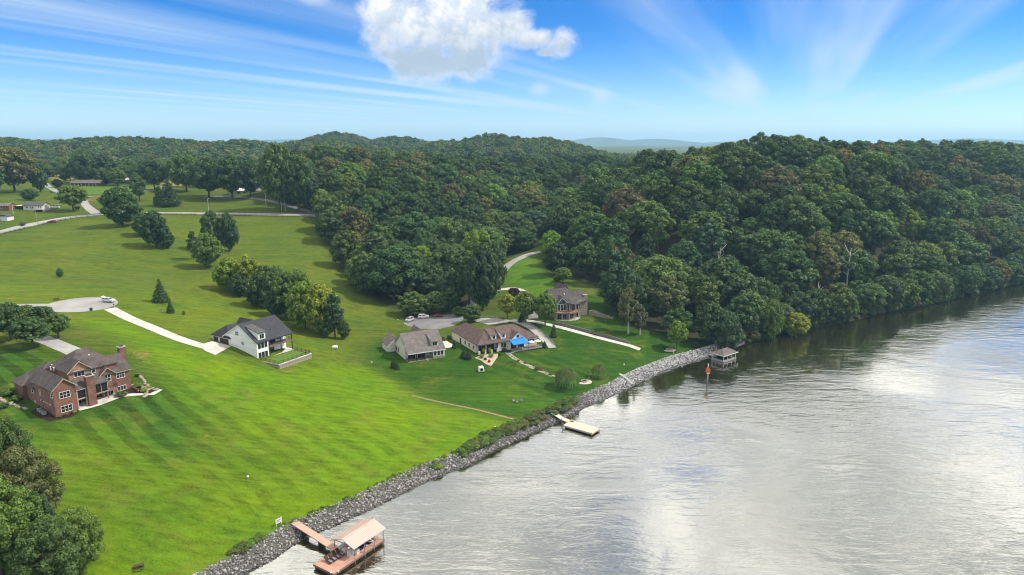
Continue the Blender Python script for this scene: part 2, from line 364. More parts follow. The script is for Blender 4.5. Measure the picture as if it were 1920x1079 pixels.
# ------------------------------------------------------------------ ground sheet
def ground_material():
    m = bpy.data.materials.new('grass_and_soil'); m.use_nodes = True; t = NT(m.node_tree); b = t.n['Principled BSDF']
    tc = t.node('ShaderNodeTexCoord'); P = tc.outputs['Object']
    c = t.node('ShaderNodeAttribute', attribute_name='cover'); w = t.node('ShaderNodeAttribute', attribute_name='wear')
    ws = t.node('ShaderNodeSeparateColor'); t.l.new(w.outputs['Color'], ws.inputs[0])
    mow, dirt, turf = ws.outputs
    big = t.noise(P, 0.045, 5.0, 0.6, 0.4); mid = t.noise(P, 0.35, 5.0, 0.65); fine = t.noise(P, 2.6, 4.0, 0.7)
    streak = t.noise(t.mapping(P, rot=(0, 0, R(37)), scale=(0.03, 0.75, 1)), 1.0, 5.0, 0.6)
    col = c.outputs['Color']
    col = t.mix(t.math('MULTIPLY', t.step(big, 0.35, 0.68), t.math('MULTIPLY', turf, 1.3)), col, t.mix(1.0, col, (1.42, 1.10, 0.7), 'MULTIPLY'))
    k = t.math('ADD', t.math('ADD', t.step(mid, 0.25, 0.75, 0.86, 1.12), t.step(fine, 0.25, 0.75, -0.24, 0.24)), t.step(streak, 0.3, 0.7, -0.20, 0.20))
    dry = t.step(t.noise(P, 0.075, 6.0, 0.7, 0.8), 0.48, 0.66)
    col = t.mix(t.math('MULTIPLY', dry, t.math('MULTIPLY', turf, 0.85)), col, (0.125, 0.138, 0.022))
    lush = t.step(t.noise(t.mapping(P, loc=(31, 17, 0), rot=(0, 0, R(37)), scale=(0.5, 1.8, 1)), 0.05, 5.0, 0.65, 0.5), 0.50, 0.66)
    col = t.mix(t.math('MULTIPLY', lush, t.math('MULTIPLY', turf, 0.9)), col, t.mix(1.0, col, (0.58, 0.78, 0.9), 'MULTIPLY'))
    # mown bands, 3.1 m each, running down the slope
    sep = t.node('ShaderNodeSeparateXYZ'); t.l.new(P, sep.inputs[0])
    wob = t.math('MULTIPLY', t.noise(P, 0.03, 2.0), 5.0)
    ph = t.math('ADD', t.math('ADD', t.math('MULTIPLY', sep.outputs[0], 0.60), t.math('MULTIPLY', sep.outputs[1], 0.80)), wob)
    band = t.step(t.math('SINE', t.math('MULTIPLY', ph, math.pi / 2.7)), -0.35, 0.35, -1.0, 1.0)
    k = t.math('ADD', k, t.math('MULTIPLY', t.math('MULTIPLY', band, mow), 0.23))
    col = t.mix(1.0, col, t.xyz(k, k, k), 'MULTIPLY')
    dn = t.noise(P, 0.55, 6.0, 0.7, 0.5)
    dm = t.step(t.math('ADD', dirt, t.math('MULTIPLY', t.math('SUBTRACT', dn, 0.5), 1.5)), 0.55, 0.85)
    dm = t.math('MULTIPLY', dm, t.step(dirt, 0.02, 0.3))
    col = t.mix(dm, col, t.mix(fine, (0.24, 0.11, 0.055), (0.33, 0.17, 0.09)))
    t.l.new(col, b.inputs['Base Color']); b.inputs['Roughness'].default_value = 0.9; b.inputs['Specular IOR Level'].default_value = 0.04
    bp = t.node('ShaderNodeBump'); bp.inputs['Strength'].default_value = 0.5; bp.inputs['Distance'].default_value = 0.25
    t.l.new(t.math('ADD', fine, mid), bp.inputs['Height']); t.l.new(bp.outputs[0], b.inputs['Normal'])
    return m
def srgb(r, g, b, k=1.0): return tuple(((v / 255) ** 2.2) * k for v in (r, g, b))
def build_ground():
    ny, nx = gz.shape; V = np.stack([gx, gy, gz], -1).reshape(-1, 3)
    idx = np.arange(ny * nx).reshape(ny, nx)
    F = np.stack([idx[:-1, :-1], idx[:-1, 1:], idx[1:, 1:], idx[1:, :-1]], -1).reshape(-1, 4)
    me = bpy.data.meshes.new('ground'); me.vertices.add(len(V)); me.vertices.foreach_set('co', V.ravel())
    me.loops.add(F.size); me.loops.foreach_set('vertex_index', F.ravel()); me.polygons.add(len(F))
    me.polygons.foreach_set('loop_start', np.arange(0, F.size, 4)); me.polygons.foreach_set('use_smooth', np.ones(len(F), bool)); me.update()
    x, y = V[:, 0], V[:, 1]
    C = np.tile(np.array([0.062, 0.100, 0.014]), (len(V), 1))       # pasture
    wear = np.zeros((len(V), 3)); wear[:, 2] = 0.5
    def paint(pl, color, edge=3.0, world=False):
        a = soft_poly(x, y, pl if world else poly_world(pl), edge)[:, None]; C[:] = C * (1 - a) + np.array(color) * a
    def mark(pl, ch, val, edge):
        a = soft_poly(x, y, poly_world(pl), edge); wear[:, ch] = wear[:, ch] * (1 - a) + val * a
    # upper field, a duller hay green
    paint([(-300, 470), (0, 444), (150, 412), (300, 408), (612, 412), (640, 500), (745, 600), (640, 660), (420, 600), (300, 560), (0, 520), (-300, 540)], (0.074, 0.116, 0.014), 6)
    # rough grass on the crest and round the turning circle
    paint([(-300, 560), (0, 525), (200, 540), (420, 570), (640, 660), (560, 700), (420, 650), (200, 600), (-300, 640)], (0.086, 0.138, 0.012), 10)
    # the open riverside meadow, yellow green
    paint([(130, 600), (230, 600), (400, 668), (540, 700), (600, 680), (690, 690), (800, 752), (985, 795), (1000, 800), (400, 1110), (0, 1300), (-300, 1300), (-200, 900), (60, 800), (240, 770), (310, 720), (240, 640)], (0.094, 0.180, 0.006), 5)
    paint([(150, 800), (420, 780), (560, 840), (600, 900), (420, 1020), (200, 1100), (0, 1200), (-100, 950)], (0.074, 0.138, 0.008), 14)
    # mown house lawn, cooler green
    paint([(-250, 650), (60, 650), (150, 665), (235, 690), (330, 720), (400, 800), (330, 850), (180, 810), (20, 830), (-250, 900)], (0.034, 0.082, 0.010), 9)
    # lawns of the valley houses
    paint([(700, 640), (760, 620), (850, 640), (960, 600), (1010, 560), (1150, 560), (1340, 640), (1330, 668), (1180, 712), (1090, 762), (1000, 795), (800, 746), (690, 685)], (0.026, 0.074, 0.009), 3)
    paint([(790, 742), (940, 705), (1000, 745), (1080, 770), (1000, 796)], (0.044, 0.105, 0.010), 6)
    paint([(940, 500), (1000, 476), (1050, 530), (1000, 560), (960, 550)], (0.055, 0.135, 0.012), 3)
    d = inland(x, y); forest = np.zeros(len(V))
    for pl in WOODS: forest = np.maximum(forest, soft_poly(x, y, pl, 5))
    forest = np.maximum(forest, ((x > 84) & (d > -1) & (d < 30)).astype(float))
    C[:] = C * (1 - forest[:, None]) + np.array([0.04, 0.045, 0.02]) * forest[:, None]; wear[:, 2] *= (1 - forest)
    far = np.clip((y - 760) / 100, 0, 1)[:, None]; fn = (np.sin(x * 0.011 + y * 0.004) * np.sin(y * 0.009 - x * 0.003))[:, None]
    C[:] = C * (1 - far) + (np.array([0.06, 0.085, 0.03]) + np.array([0.05, 0.045, 0.012]) * np.clip(fn * 1.5, 0, 1)) * far
    paint([(940, 284), (1030, 287), (1030, 291), (940, 291)], (0.14, 0.24, 0.05), 8)
    paint([(85, 324), (190, 334), (180, 342), (85, 340)], (0.22, 0.24, 0.06), 4)
    paint([(290, 335), (370, 340), (365, 352), (295, 352)], (0.24, 0.24, 0.06), 4)
    paint([(85, 345), (160, 345), (290, 345), (290, 356), (100, 362)], (0.075, 0.15, 0.025), 4)
    # wet stones and mud of the bank under the riprap
    a = np.clip((4.6 - d) / 1.2, 0, 1)[:, None] * (x < 105)[:, None]; C[:] = C * (1 - a) + np.array([0.10, 0.095, 0.085]) * a; wear[:, 2] *= (1 - a[:, 0])
    for pl in ([(150, 600), (60, 640), (60, 690), (-250, 720), (-250, 660)], [(200, 750), (330, 720), (470, 800), (620, 870), (520, 960), (330, 900), (100, 800)]): mark(pl, 0, 1.0, 5)
    mark([(-250, 660), (60, 660), (100, 700), (20, 800), (-250, 900)], 0, 1.0, 6)
    mark([(380, 760), (760, 780), (900, 830), (620, 940), (420, 980), (200, 900)], 0, 0.4, 10)
    mark([(950, 665), (1150, 665), (1160, 720), (1000, 760), (900, 700)], 0, 0.5, 6)
    for pl in ([(225, 655), (300, 660), (290, 676), (250, 672)], [(370, 805), (405, 812), (390, 822), (372, 818)], [(308, 853), (332, 870), (325, 885), (306, 866)], [(700, 598), (716, 602), (716, 611), (704, 608)],
               [(30, 540), (62, 543), (50, 549), (28, 547)], [(8, 550), (40, 556), (30, 566), (5, 562)], [(150, 368), (205, 367), (200, 378), (160, 380)], [(486, 985), (502, 985), (498, 998), (488, 996)],
               [(90, 640), (130, 636), (120, 646), (95, 646)], [(30, 668), (66, 664), (62, 674), (36, 676)], [(525, 692), (560, 690), (555, 700), (528, 702)], [(770, 742), (830, 754), (960, 782), (992, 797), (975, 793), (900, 772), (800, 752)]):
        mark(pl, 1, 0.70, 1.8)
    ca = me.color_attributes.new('cover', 'FLOAT_COLOR', 'POINT'); ca.data.foreach_set('color', np.hstack([C, np.ones((len(V), 1))]).ravel())
    wa = me.color_attributes.new('wear', 'FLOAT_COLOR', 'POINT'); wa.data.foreach_set('color', np.hstack([wear, np.ones((len(V), 1))]).ravel())
    return tag(link('ground', me, ground_material()), kind='structure')

# woods, outlined on the ground in metres
def W(pts): return np.array(pts, float)
shore_in = []
for q in shore_px[20:]:
    p = atz(*q, 0); shore_in.append((p[0] - 1.0, p[1] + 3.0))
WOOD_LEFT = W([tuple(on_ground(*q)[:2]) for q in [(612, 412), (622, 470), (648, 520), (700, 560), (738, 582), (860, 572), (890, 568), (912, 535), (928, 496)]] + [(2, 440), (40, 520), (120, 640), (110, 760), (-160, 760), (-215, 660), (-200, 560), (-165, 500)])
WOOD_RIGHT = W([tuple(on_ground(*q)[:2]) for q in [(1020, 462), (1026, 516), (1092, 526), (1138, 556), (1165, 600), (1205, 622), (1300, 640), (1345, 650)]] + shore_in[1:] + [(420, 460), (600, 600), (640, 820), (300, 780), (110, 640), (60, 540)])
WOOD_FARLEFT = W([(-330, 640), (-270, 610), (-200, 620), (-190, 700), (-240, 760), (-560, 800), (-560, 720)])
WOODS = [WOOD_LEFT, WOOD_RIGHT, WOOD_FARLEFT]
ground = build_ground()

# ------------------------------------------------------------------ river
def water_material():
    m = bpy.data.materials.new('river_water'); m.use_nodes = True; t = NT(m.node_tree); t.n.clear()
    out = t.node('ShaderNodeOutputMaterial'); tc = t.node('ShaderNodeTexCoord'); P = tc.outputs['Object']
    body = t.node('ShaderNodeBsdfDiffuse'); murk = t.noise(P, 0.012, 3.0)
    t.l.new(t.mix(murk, (0.026, 0.026, 0.007), (0.040, 0.034, 0.009)), body.inputs[0])
    gl = t.node('ShaderNodeBsdfGlossy'); gl.inputs['Roughness'].default_value = 0.04; gl.inputs[0].default_value = (0.93, 0.95, 0.94, 1)
    # wind ripples crossing a slower swell; calm and ruffled patches
    r1 = t.noise(t.mapping(P, rot=(0, 0, R(12)), scale=(0.30, 0.85, 1)), 1.0, 4.0, 0.55, 0.6)
    r2 = t.noise(t.mapping(P, rot=(0, 0, R(-24)), scale=(0.10, 0.30, 1)), 1.0, 3.0, 0.5, 0.8)
    r3 = t.noise(t.mapping(P, rot=(0, 0, R(30)), scale=(1.3, 2.4, 1)), 1.0, 2.0, 0.5, 0.2)
    patch = t.step(t.noise(P, 0.016, 4.0, 0.6, 0.8), 0.36, 0.64, 0.22, 1.0)
    h = t.math('ADD', t.math('ADD', t.math('MULTIPLY', r1, 0.36), t.math('MULTIPLY', r2, 0.9)), t.math('MULTIPLY', r3, 0.15))
    h = t.math('MULTIPLY', h, patch)
    bp = t.node('ShaderNodeBump'); bp.inputs['Strength'].default_value = 1.0; bp.inputs['Distance'].default_value = WAVE
    t.l.new(h, bp.inputs['Height']); t.l.new(bp.outputs[0], gl.inputs['Normal'])
    fr = t.node('ShaderNodeFresnel'); fr.inputs[0].default_value = 1.33; t.l.new(bp.outputs[0], fr.inputs['Normal'])
    f = t.step(fr.outputs[0], 0.02, 0.30, 0.54, 0.82)
    mx = t.node('ShaderNodeMixShader'); t.l.new(f, mx.inputs[0]); t.l.new(body.outputs[0], mx.inputs[1]); t.l.new(gl.outputs[0], mx.inputs[2])
    t.l.new(mx.outputs[0], out.inputs[0]); return m
WAVE = 0.19
water = MB().add([(-700, -430, 0), (1600, -430, 0), (1600, 1500, 0), (-700, 1500, 0)], [(0, 1, 2, 3)]).build('river', water_material())
tag(water, kind='structure')

# ------------------------------------------------------------------ trees
def leaf_mesh(name, pos, nrm, size, seed, ratio=0.8):
    """one leaf spray (a bent kite of two triangles) at every point"""
    g = np.random.default_rng(seed); n = len(pos)
    nrm = nrm / (np.linalg.norm(nrm, axis=1, keepdims=True) + 1e-9)
    r = g.normal(size=(n, 3)); u = np.cross(nrm, r); u /= np.linalg.norm(u, axis=1, keepdims=True) + 1e-9; v = np.cross(nrm, u)
    s = (size * g.uniform(0.6, 1.35, n))[:, None]
    a = pos - u * s; b = pos + v * s * ratio * g.uniform(.6, 1.2, (n, 1)); c = pos + u * s; d = pos - v * s * ratio * g.uniform(.6, 1.2, (n, 1))
    lift = nrm * s * g.uniform(-.35, .35, (n, 1)); b = b + lift; d = d + lift
    V = np.stack([a, b, c, d], 1).reshape(-1, 3)
    L = np.arange(4 * n)
    me = bpy.data.meshes.new(name); me.vertices.add(len(V)); me.vertices.foreach_set('co', V.ravel())
    me.loops.add(len(L)); me.loops.foreach_set('vertex_index', L); me.polygons.add(n); me.polygons.foreach_set('loop_start', np.arange(0, 4 * n, 4)); me.update()
    me.materials.append(M_LEAF); return me
def lobes_to_leaves(lobes, per_area, size, g, up=0.35, flat=0.85, inner=0.22):
    P, N = [], []
    for (c, r) in lobes:
        n = max(20, int(4 * math.pi * r * r * per_area)); d = g.normal(size=(n, 3)); d /= np.linalg.norm(d, axis=1, keepdims=True)
        low = (d[:, 2] < -0.45) & (g.uniform(size=n) < 0.6); d[low, 2] *= -1
        rr = r * (1 - np.abs(g.normal(0, inner, n))) * (1 + 0.10 * np.sin(d[:, 0] * 7 + c[0] * 3) * np.sin(d[:, 1] * 6 + c[1]) + 0.08 * g.normal(size=n))
        p = c + d * rr[:, None] * np.array([1, 1, flat]); P.append(p); N.append(d + np.array([0, 0, up]) + g.normal(0, .3, (n, 3)))
    return np.vstack(P), np.vstack(N)
def crown_round(name, seed, wide=0.5, tall=1.0, n=30, per=1.0, size=0.027, lobe=(0.13, 0.21), base=0.22, skew=0.0, top_heavy=0.0):
    """unit-height crown: lobes packed over an uneven egg, every lobe clad in leaf sprays"""
    g = np.random.default_rng(seed); lobes = []
    tries = 0
    while len(lobes) < n and tries < 4000:
        tries += 1
        d = g.normal(size=3); d /= np.linalg.norm(d)
        zz = 0.5 + 0.5 * d[2]
        env = math.sin(math.pi * min(1, max(0.05, 0.15 + 0.8 * zz ** (0.8 - top_heavy)))) ** 0.6
        r = g.uniform(*lobe) * (0.8 + 0.4 * g.uniform())
        k = g.uniform(0.55, 1.0)
        c = np.array([d[0] * (wide - r) * k * (0.75 + 0.4 * env) + skew * zz, d[1] * (wide - r) * k * (0.75 + 0.4 * env), base + r + (1 - base - 2 * r) * zz])
        if all(np.linalg.norm((c - q) / 1.0) > 0.55 * (r + s) for q, s in lobes): lobes.append((c, r))
    P, N = lobes_to_leaves(lobes, per / (size * size) * 0.62, size, g)
    return leaf_mesh(name, P, N, size, seed + 1)
def crown_conifer(name, seed, wide=0.2, tiers=15, size=0.026, base=0.05):
    g = np.random.default_rng(seed); lobes = []
    for i in range(tiers):
        t = i / (tiers - 1); z = base + (0.97 - base) * t; rad = wide * (1 - t) ** 0.8 * g.uniform(.85, 1.1) + 0.012
        k = max(3, int(9 * (1 - t)) + 2)
        for j in range(k):
            a = 2 * math.pi * (j + g.uniform(-.35, .35)) / k + i
            lobes.append((np.array([math.cos(a) * rad * .68, math.sin(a) * rad * .68, z + g.uniform(-.02, .02)]), rad * .42 + .012))
        lobes.append((np.array([0, 0, z]), rad * .5 + .01))
    P, N = lobes_to_leaves(lobes, 0.5 / (size * size), size, g, 0.1, 0.8, 0.3)
    return leaf_mesh(name, P, N, size, seed + 1, 0.5)
def crown_willow(name, seed, size=0.022):
    g = np.random.default_rng(seed); P, N = [], []
    hubs = [(g.uniform(0, 2 * math.pi), 0.5 * math.sqrt(g.uniform()), g.uniform(.8, 1.12)) for _ in range(34)]
    for k in range(400):
        ha, hr, hz = hubs[k % 34]; a = ha + g.normal(0, .12) / (hr + .15); r0 = min(.52, abs(hr + g.normal(0, .035))); z0 = 0.55 + 0.42 * math.sqrt(max(0, 1 - (r0 / .55) ** 2)) * hz * g.uniform(.9, 1)
        drop = g.uniform(.2, .62) * (0.4 + r0); n = int(14 + drop * 60)
        t = np.linspace(0, 1, n); rr = r0 + 0.12 * np.sin(t * 1.6)
        p = np.stack([np.cos(a) * rr, np.sin(a) * rr, np.maximum(z0 - drop * 1.1 * t ** 1.4, 0.06)], -1) + g.normal(0, .011, (n, 3)); P.append(p)
        N.append(np.stack([np.cos(a) * np.ones(n), np.sin(a) * np.ones(n), .3 * np.ones(n)], -1) + g.normal(0, .4, (n, 3)))
    return leaf_mesh(name, np.vstack(P), np.vstack(N), size, seed + 1, 0.45)
def trunk_mesh(name, seed, limbs=6, r=0.022, top=0.72, material=None, bare=False):
    g = random.Random(seed); m = MB()
    pts = [(0, 0, -0.04), (0, 0, 0.02), (g.uniform(-.01, .01), g.uniform(-.01, .01), .18), (g.uniform(-.03, .03), g.uniform(-.03, .03), .42), (g.uniform(-.04, .04), g.uniform(-.04, .04), top)]
    m.tube(pts, [r * 1.5, r * 1.15, r, r * .7, r * .25], 8)
    for k in range(limbs):
        z = g.uniform(.2, .6) if not bare else g.uniform(.35, .85); a = 2 * math.pi * k / limbs + g.uniform(-.4, .4); l = g.uniform(.18, .34) if not bare else g.uniform(.1, .2)
        f = (z - .18) / .5; bx, by = pts[3][0] * f, pts[3][1] * f
        m.tube([(bx, by, z), (bx + math.cos(a) * l * .5, by + math.sin(a) * l * .5, z + l * .38), (bx + math.cos(a) * l, by + math.sin(a) * l, z + l * .9)], [r * .5, r * .34, r * .1], 6)
    me = m.mesh(name, smooth=True); me.materials.append(material or M_BARK); return me
CROWN = {
    'oak': [crown_round('oak_crown', 100 + i, 0.50, n=74, base=0.12, lobe=(0.075, 0.14), size=0.025) for i in range(6)],
    'tall': [crown_round('tall_crown', 200 + i, 0.27, n=48, base=0.18, lobe=(0.055, 0.10), size=0.021) for i in range(4)],
    'round': [crown_round('round_crown', 300 + i, 0.44, n=54, base=0.18, lobe=(0.08, 0.14), size=0.028) for i in range(3)],
    'full': [crown_round('full_crown', 400 + i, 0.46, n=70, base=0.02, lobe=(0.075, 0.135), size=0.026) for i in range(3)],
    'loose': [crown_round('loose_crown', 500 + i, 0.35, n=44, base=0.22, lobe=(0.05, 0.095), size=0.021) for i in range(3)],
    'conifer': [crown_conifer('conifer_crown', 600 + i) for i in range(2)],
    'cedar': [crown_conifer('cedar_crown', 640 + i, 0.30, 12, 0.03) for i in range(2)],
    'near': [crown_round('near_crown', 950 + i, 0.42, n=90, base=0.10, lobe=(0.055, 0.11), size=0.0115, per=0.8) for i in range(3)],
    'willow': [crown_willow('willow_crown', 700)],
    'shrub': [crown_round('shrub_crown', 800 + i, 0.62, n=12, base=0.0, lobe=(0.24, 0.36), size=0.075) for i in range(3)],
    'far': [crown_round('far_crown', 900 + i, 0.46, n=14, base=0.05, lobe=(0.18, 0.28), size=0.07, per=0.9) for i in range(4)],
}
TRUNK = [trunk_mesh('trunk', 40 + i) for i in range(4)]
TRUNK_PALE = trunk_mesh('trunk', 60, 5, 0.026, 0.8, M_PALEBARK)
TRUNK_BARE = trunk_mesh('trunk', 61, 9, 0.016, 0.95, M_PALEBARK, True)
TINT = {'dark': (0.064, 0.116, 0.028), 'deep': (0.042, 0.084, 0.026), 'mid': (0.092, 0.150, 0.030), 'olive': (0.135, 0.142, 0.040), 'brown': (0.112, 0.112, 0.046), 'light': (0.125, 0.200, 0.028),
        'bright': (0.160, 0.250, 0.018), 'yellow': (0.220, 0.260, 0.018), 'blue': (0.062, 0.118, 0.046), 'plum': (0.048, 0.028, 0.028), 'willow': (0.19, 0.25, 0.075), 'lime': (0.26, 0.30, 0.03), 'orange': (0.24, 0.12, 0.02)}
def jitter(c, k=0.16):
    f = 1 + rnd.uniform(-k, k); return (c[0] * f * (1 + rnd.uniform(-k, k) * .7), c[1] * f, c[2] * f * (1 + rnd.uniform(-k, k) * .7))
def plant(name, kind, loc, h, tint, label, cat='tree', group=None, wide=1.0, rz=None, trunk=True, pale=False, var=None, lean=0.0):
    t = thing(name, (loc[0], loc[1], loc[2] - 0.05), rnd.uniform(0, 6.28) if rz is None else rz, label, cat, group)
    t.scale = (h * wide, h * wide, h)
    ms = CROWN[kind]; c = bpy.data.objects.new('crown' if cat == 'tree' else 'foliage', ms[rnd.randrange(len(ms)) if var is None else var % len(ms)]); COL.objects.link(c); c.parent = t
    c['tint'] = [float(v) for v in jitter(TINT[tint] if isinstance(tint, str) else tint, 0.2 if name == 'wood_tree' else 0.08)]
    if trunk:
        k = bpy.data.objects.new('trunk' if cat == 'tree' else 'stem', TRUNK_PALE if pale else TRUNK[rnd.randrange(4)]); COL.objects.link(k); k.parent = t
        if kind in ('willow', 'shrub', 'conifer', 'cedar'): k.scale = (.8, .8, .7)
    return t

# -- the woods: spread the trees, find which ones show, build the 280 that show largest one by one
def scatter(pl, step, seed, keep=lambda x, y: True):
    g = np.random.default_rng(seed); lo, hi = pl.min(0), pl.max(0); pts = []; cell = {}
    n = int((hi - lo)[0] * (hi - lo)[1] / (step * step) * 5)
    xs = g.uniform(lo[0], hi[0], n); ys = g.uniform(lo[1], hi[1], n); ok = in_poly(xs, ys, pl)
    for x, y in zip(xs[ok], ys[ok]):
        s = step * (1 + max(0, y - 420) / 900); k = (int(x // s), int(y // s))
        if any((x - a) ** 2 + (y - b) ** 2 < s * s for i in (-1, 0, 1) for j in (-1, 0, 1) for a, b in cell.get((int(x // step) + i, int(y // step) + j), ())): continue
        cell.setdefault((int(x // step), int(y // step)), []).append((x, y)); pts.append((x, y))
    return pts
def wood_tint(x, y, g):
    """stands of one colour: slow waves over the hill choose the mix"""
    s = math.sin(x * .031 + 1.7) * math.sin(y * .027 + .6) + 0.6 * math.sin(x * .011 - y * .017); q = g.uniform()
    if q < .40: return 'dark'
    if q < .48: return 'deep'
    if q < .68: return 'mid'
    if q < .74: return 'blue'
    if q < .88: return 'olive' if s > -.2 else 'mid'
    if q < .95: return 'light' if s < .3 else 'dark'
    return 'brown' if s > .5 else ('bright' if s < -.2 else 'light')
wood_trees = []
VALLEY = np.array([on_ground(*q)[:2] for q in [(884, 574), (896, 560), (912, 547), (934, 520), (950, 500), (966, 488), (985, 480), (1003, 474), (1015, 471)]])
g_ = np.random.default_rng(5)
for wi, (pl, st) in enumerate(((WOOD_LEFT, 12.2), (WOOD_RIGHT, 12.2), (WOOD_FARLEFT, 13))):
    for x, y in scatter(pl, st, 50 + wi):
        d = float(inland(np.array([x]), np.array([y]))[0]); z = float(gnd(x, y))
        if d < 1.5: continue
        if wi < 2 and float(np.abs(polyline_dist(np.array([x]), np.array([y]), VALLEY))[0]) < 7.5: continue
        if abs(x - (16 + (y - 400) * .32)) < 6 + max(0, (y - 400)) * .01 and 395 < y < 540: continue
        h = g_.uniform(16, 28)
        if d < 12 and x > 60: h *= g_.uniform(.6, .95)
        edge = float(np.abs(polyline_dist(np.array([x]), np.array([y]), np.vstack([pl, pl[:1]])))[0])
        k = g_.uniform(); kind = 'full' if edge < 7 else ('oak' if k < .52 else ('tall' if k < .74 else 'loose'))
        if edge < 7: h *= g_.uniform(.75, 1.05)
        if wi == 2: h *= .72
        wood_trees.append(dict(p=(x, y, z), h=h, kind=kind, tint=wood_tint(x, y, g_), wood=wi, wide=g_.uniform(.85, 1.2)))
# the front rank of the river wood, leaning out over the water
for i in range(22, len(shore) - 2):
    q0, q1 = shore[i], shore[i + 1]; L = float(np.linalg.norm(q1 - q0)); u = (q1 - q0) / L
    for k in range(int(L / 6.5)):
        p = q0 + (q1 - q0) * (k + g_.uniform()) / int(L / 6.5) + np.array([-u[1], u[0]]) * g_.uniform(1.0, 5.5)
        if p[0] < 88 or p[1] > 620: continue
        wood_trees.append(dict(p=(float(p[0]), float(p[1]), float(gnd(p[0], p[1]))), h=g_.uniform(9, 18), kind='full', tint=['dark', 'mid', 'dark', 'olive', 'light', 'mid', 'blue'][int(g_.integers(7))], wood=1, wide=g_.uniform(.85, 1.1)))
# coarse picture of which crown covers which cell, nearest first
VW, VH = 480, 270; seen = np.zeros((VH, VW), bool); yy_, xx_ = np.mgrid[0:VH, 0:VW]
for t in sorted(wood_trees, key=lambda t: t['p'][1]):
    u, v, dep = proj((t['p'][0], t['p'][1], t['p'][2] + t['h'] * .58)); r = t['h'] * .40 * FPX / dep / 4; u /= 4; v /= 4
    x0, x1, y0, y1 = int(max(0, u - r)), int(min(VW, u + r + 1)), int(max(0, v - r)), int(min(VH, v + r + 1))
    if x1 <= x0 or y1 <= y0: t['area'] = 0; continue
    m = ((xx_[y0:y1, x0:x1] - u) ** 2 + (yy_[y0:y1, x0:x1] - v) ** 2) < r * r
    t['area'] = int((m & ~seen[y0:y1, x0:x1]).sum()); seen[y0:y1, x0:x1] |= m
wood_trees.sort(key=lambda t: -t['area'])
WOODNAME = ['on the hill left of the valley road', 'on the hill above the river bend', 'in the far wood by the road']
LOOK = {'dark': 'dark green tree', 'deep': 'darkest green tree', 'mid': 'mid green tree', 'blue': 'bluish green tree', 'olive': 'olive green tree',
        'light': 'light green tree', 'brown': 'brownish tree', 'bright': 'bright green tree'}
SHAPE = {'oak': 'with broad crown', 'tall': 'with narrow crown', 'loose': 'with open crown', 'full': 'leafy to ground'}
def where(t):
    u, v, _ = proj((t['p'][0], t['p'][1], t['p'][2] + t['h'] * .6))
    if t['wood'] == 2: return ('left end', 'middle', 'right end')[0 if u < 180 else (1 if u < 330 else 2)] + ' of the far wood'
    if t['wood'] == 0: col = 'beside the open field' if u < 760 else ('behind the parking circle' if u < 900 else 'beside the valley road')
    else: col = 'behind the lodge' if u < 1150 else ('above the boathouse' if u < 1400 else ('above the river bend' if u < 1650 else 'near the right edge'))
    return ('ridge top' if v < 310 else ('upper slope' if v < 380 else ('mid slope' if v < 460 else ('lower slope' if v < 530 else 'hill foot')))) + ' ' + col
same = {}
for t in wood_trees[:280]:
    sz = 'large ' if t['h'] > 24.5 else ('small ' if t['h'] < 18 else '')
    t['lab'] = f"{sz}{LOOK[t['tint']]} {SHAPE[t['kind']]}, {where(t)}"; same.setdefault(t['lab'], []).append(t)
ORD = ['leftmost', 'second from left', 'third from left', 'fourth from left', 'fifth from left', 'sixth from left', 'seventh from left', 'eighth from left']
for lab, ts in same.items():
    ts.sort(key=lambda t: proj(t['p'])[0])
    for i, t in enumerate(ts):
        o = '' if len(ts) == 1 else ', ' + ('rightmost' if i == len(ts) - 1 else ORD[min(i, 7)])
        plant('wood_tree', t['kind'], t['p'], t['h'], t['tint'], lab + o, 'tree', 'trees of the ' + ('valley hill wood', 'river hill wood', 'far wood')[t['wood']], t['wide'])
rest = [t for t in wood_trees[280:] if t['area'] > 0 or t['p'][1] < 760]

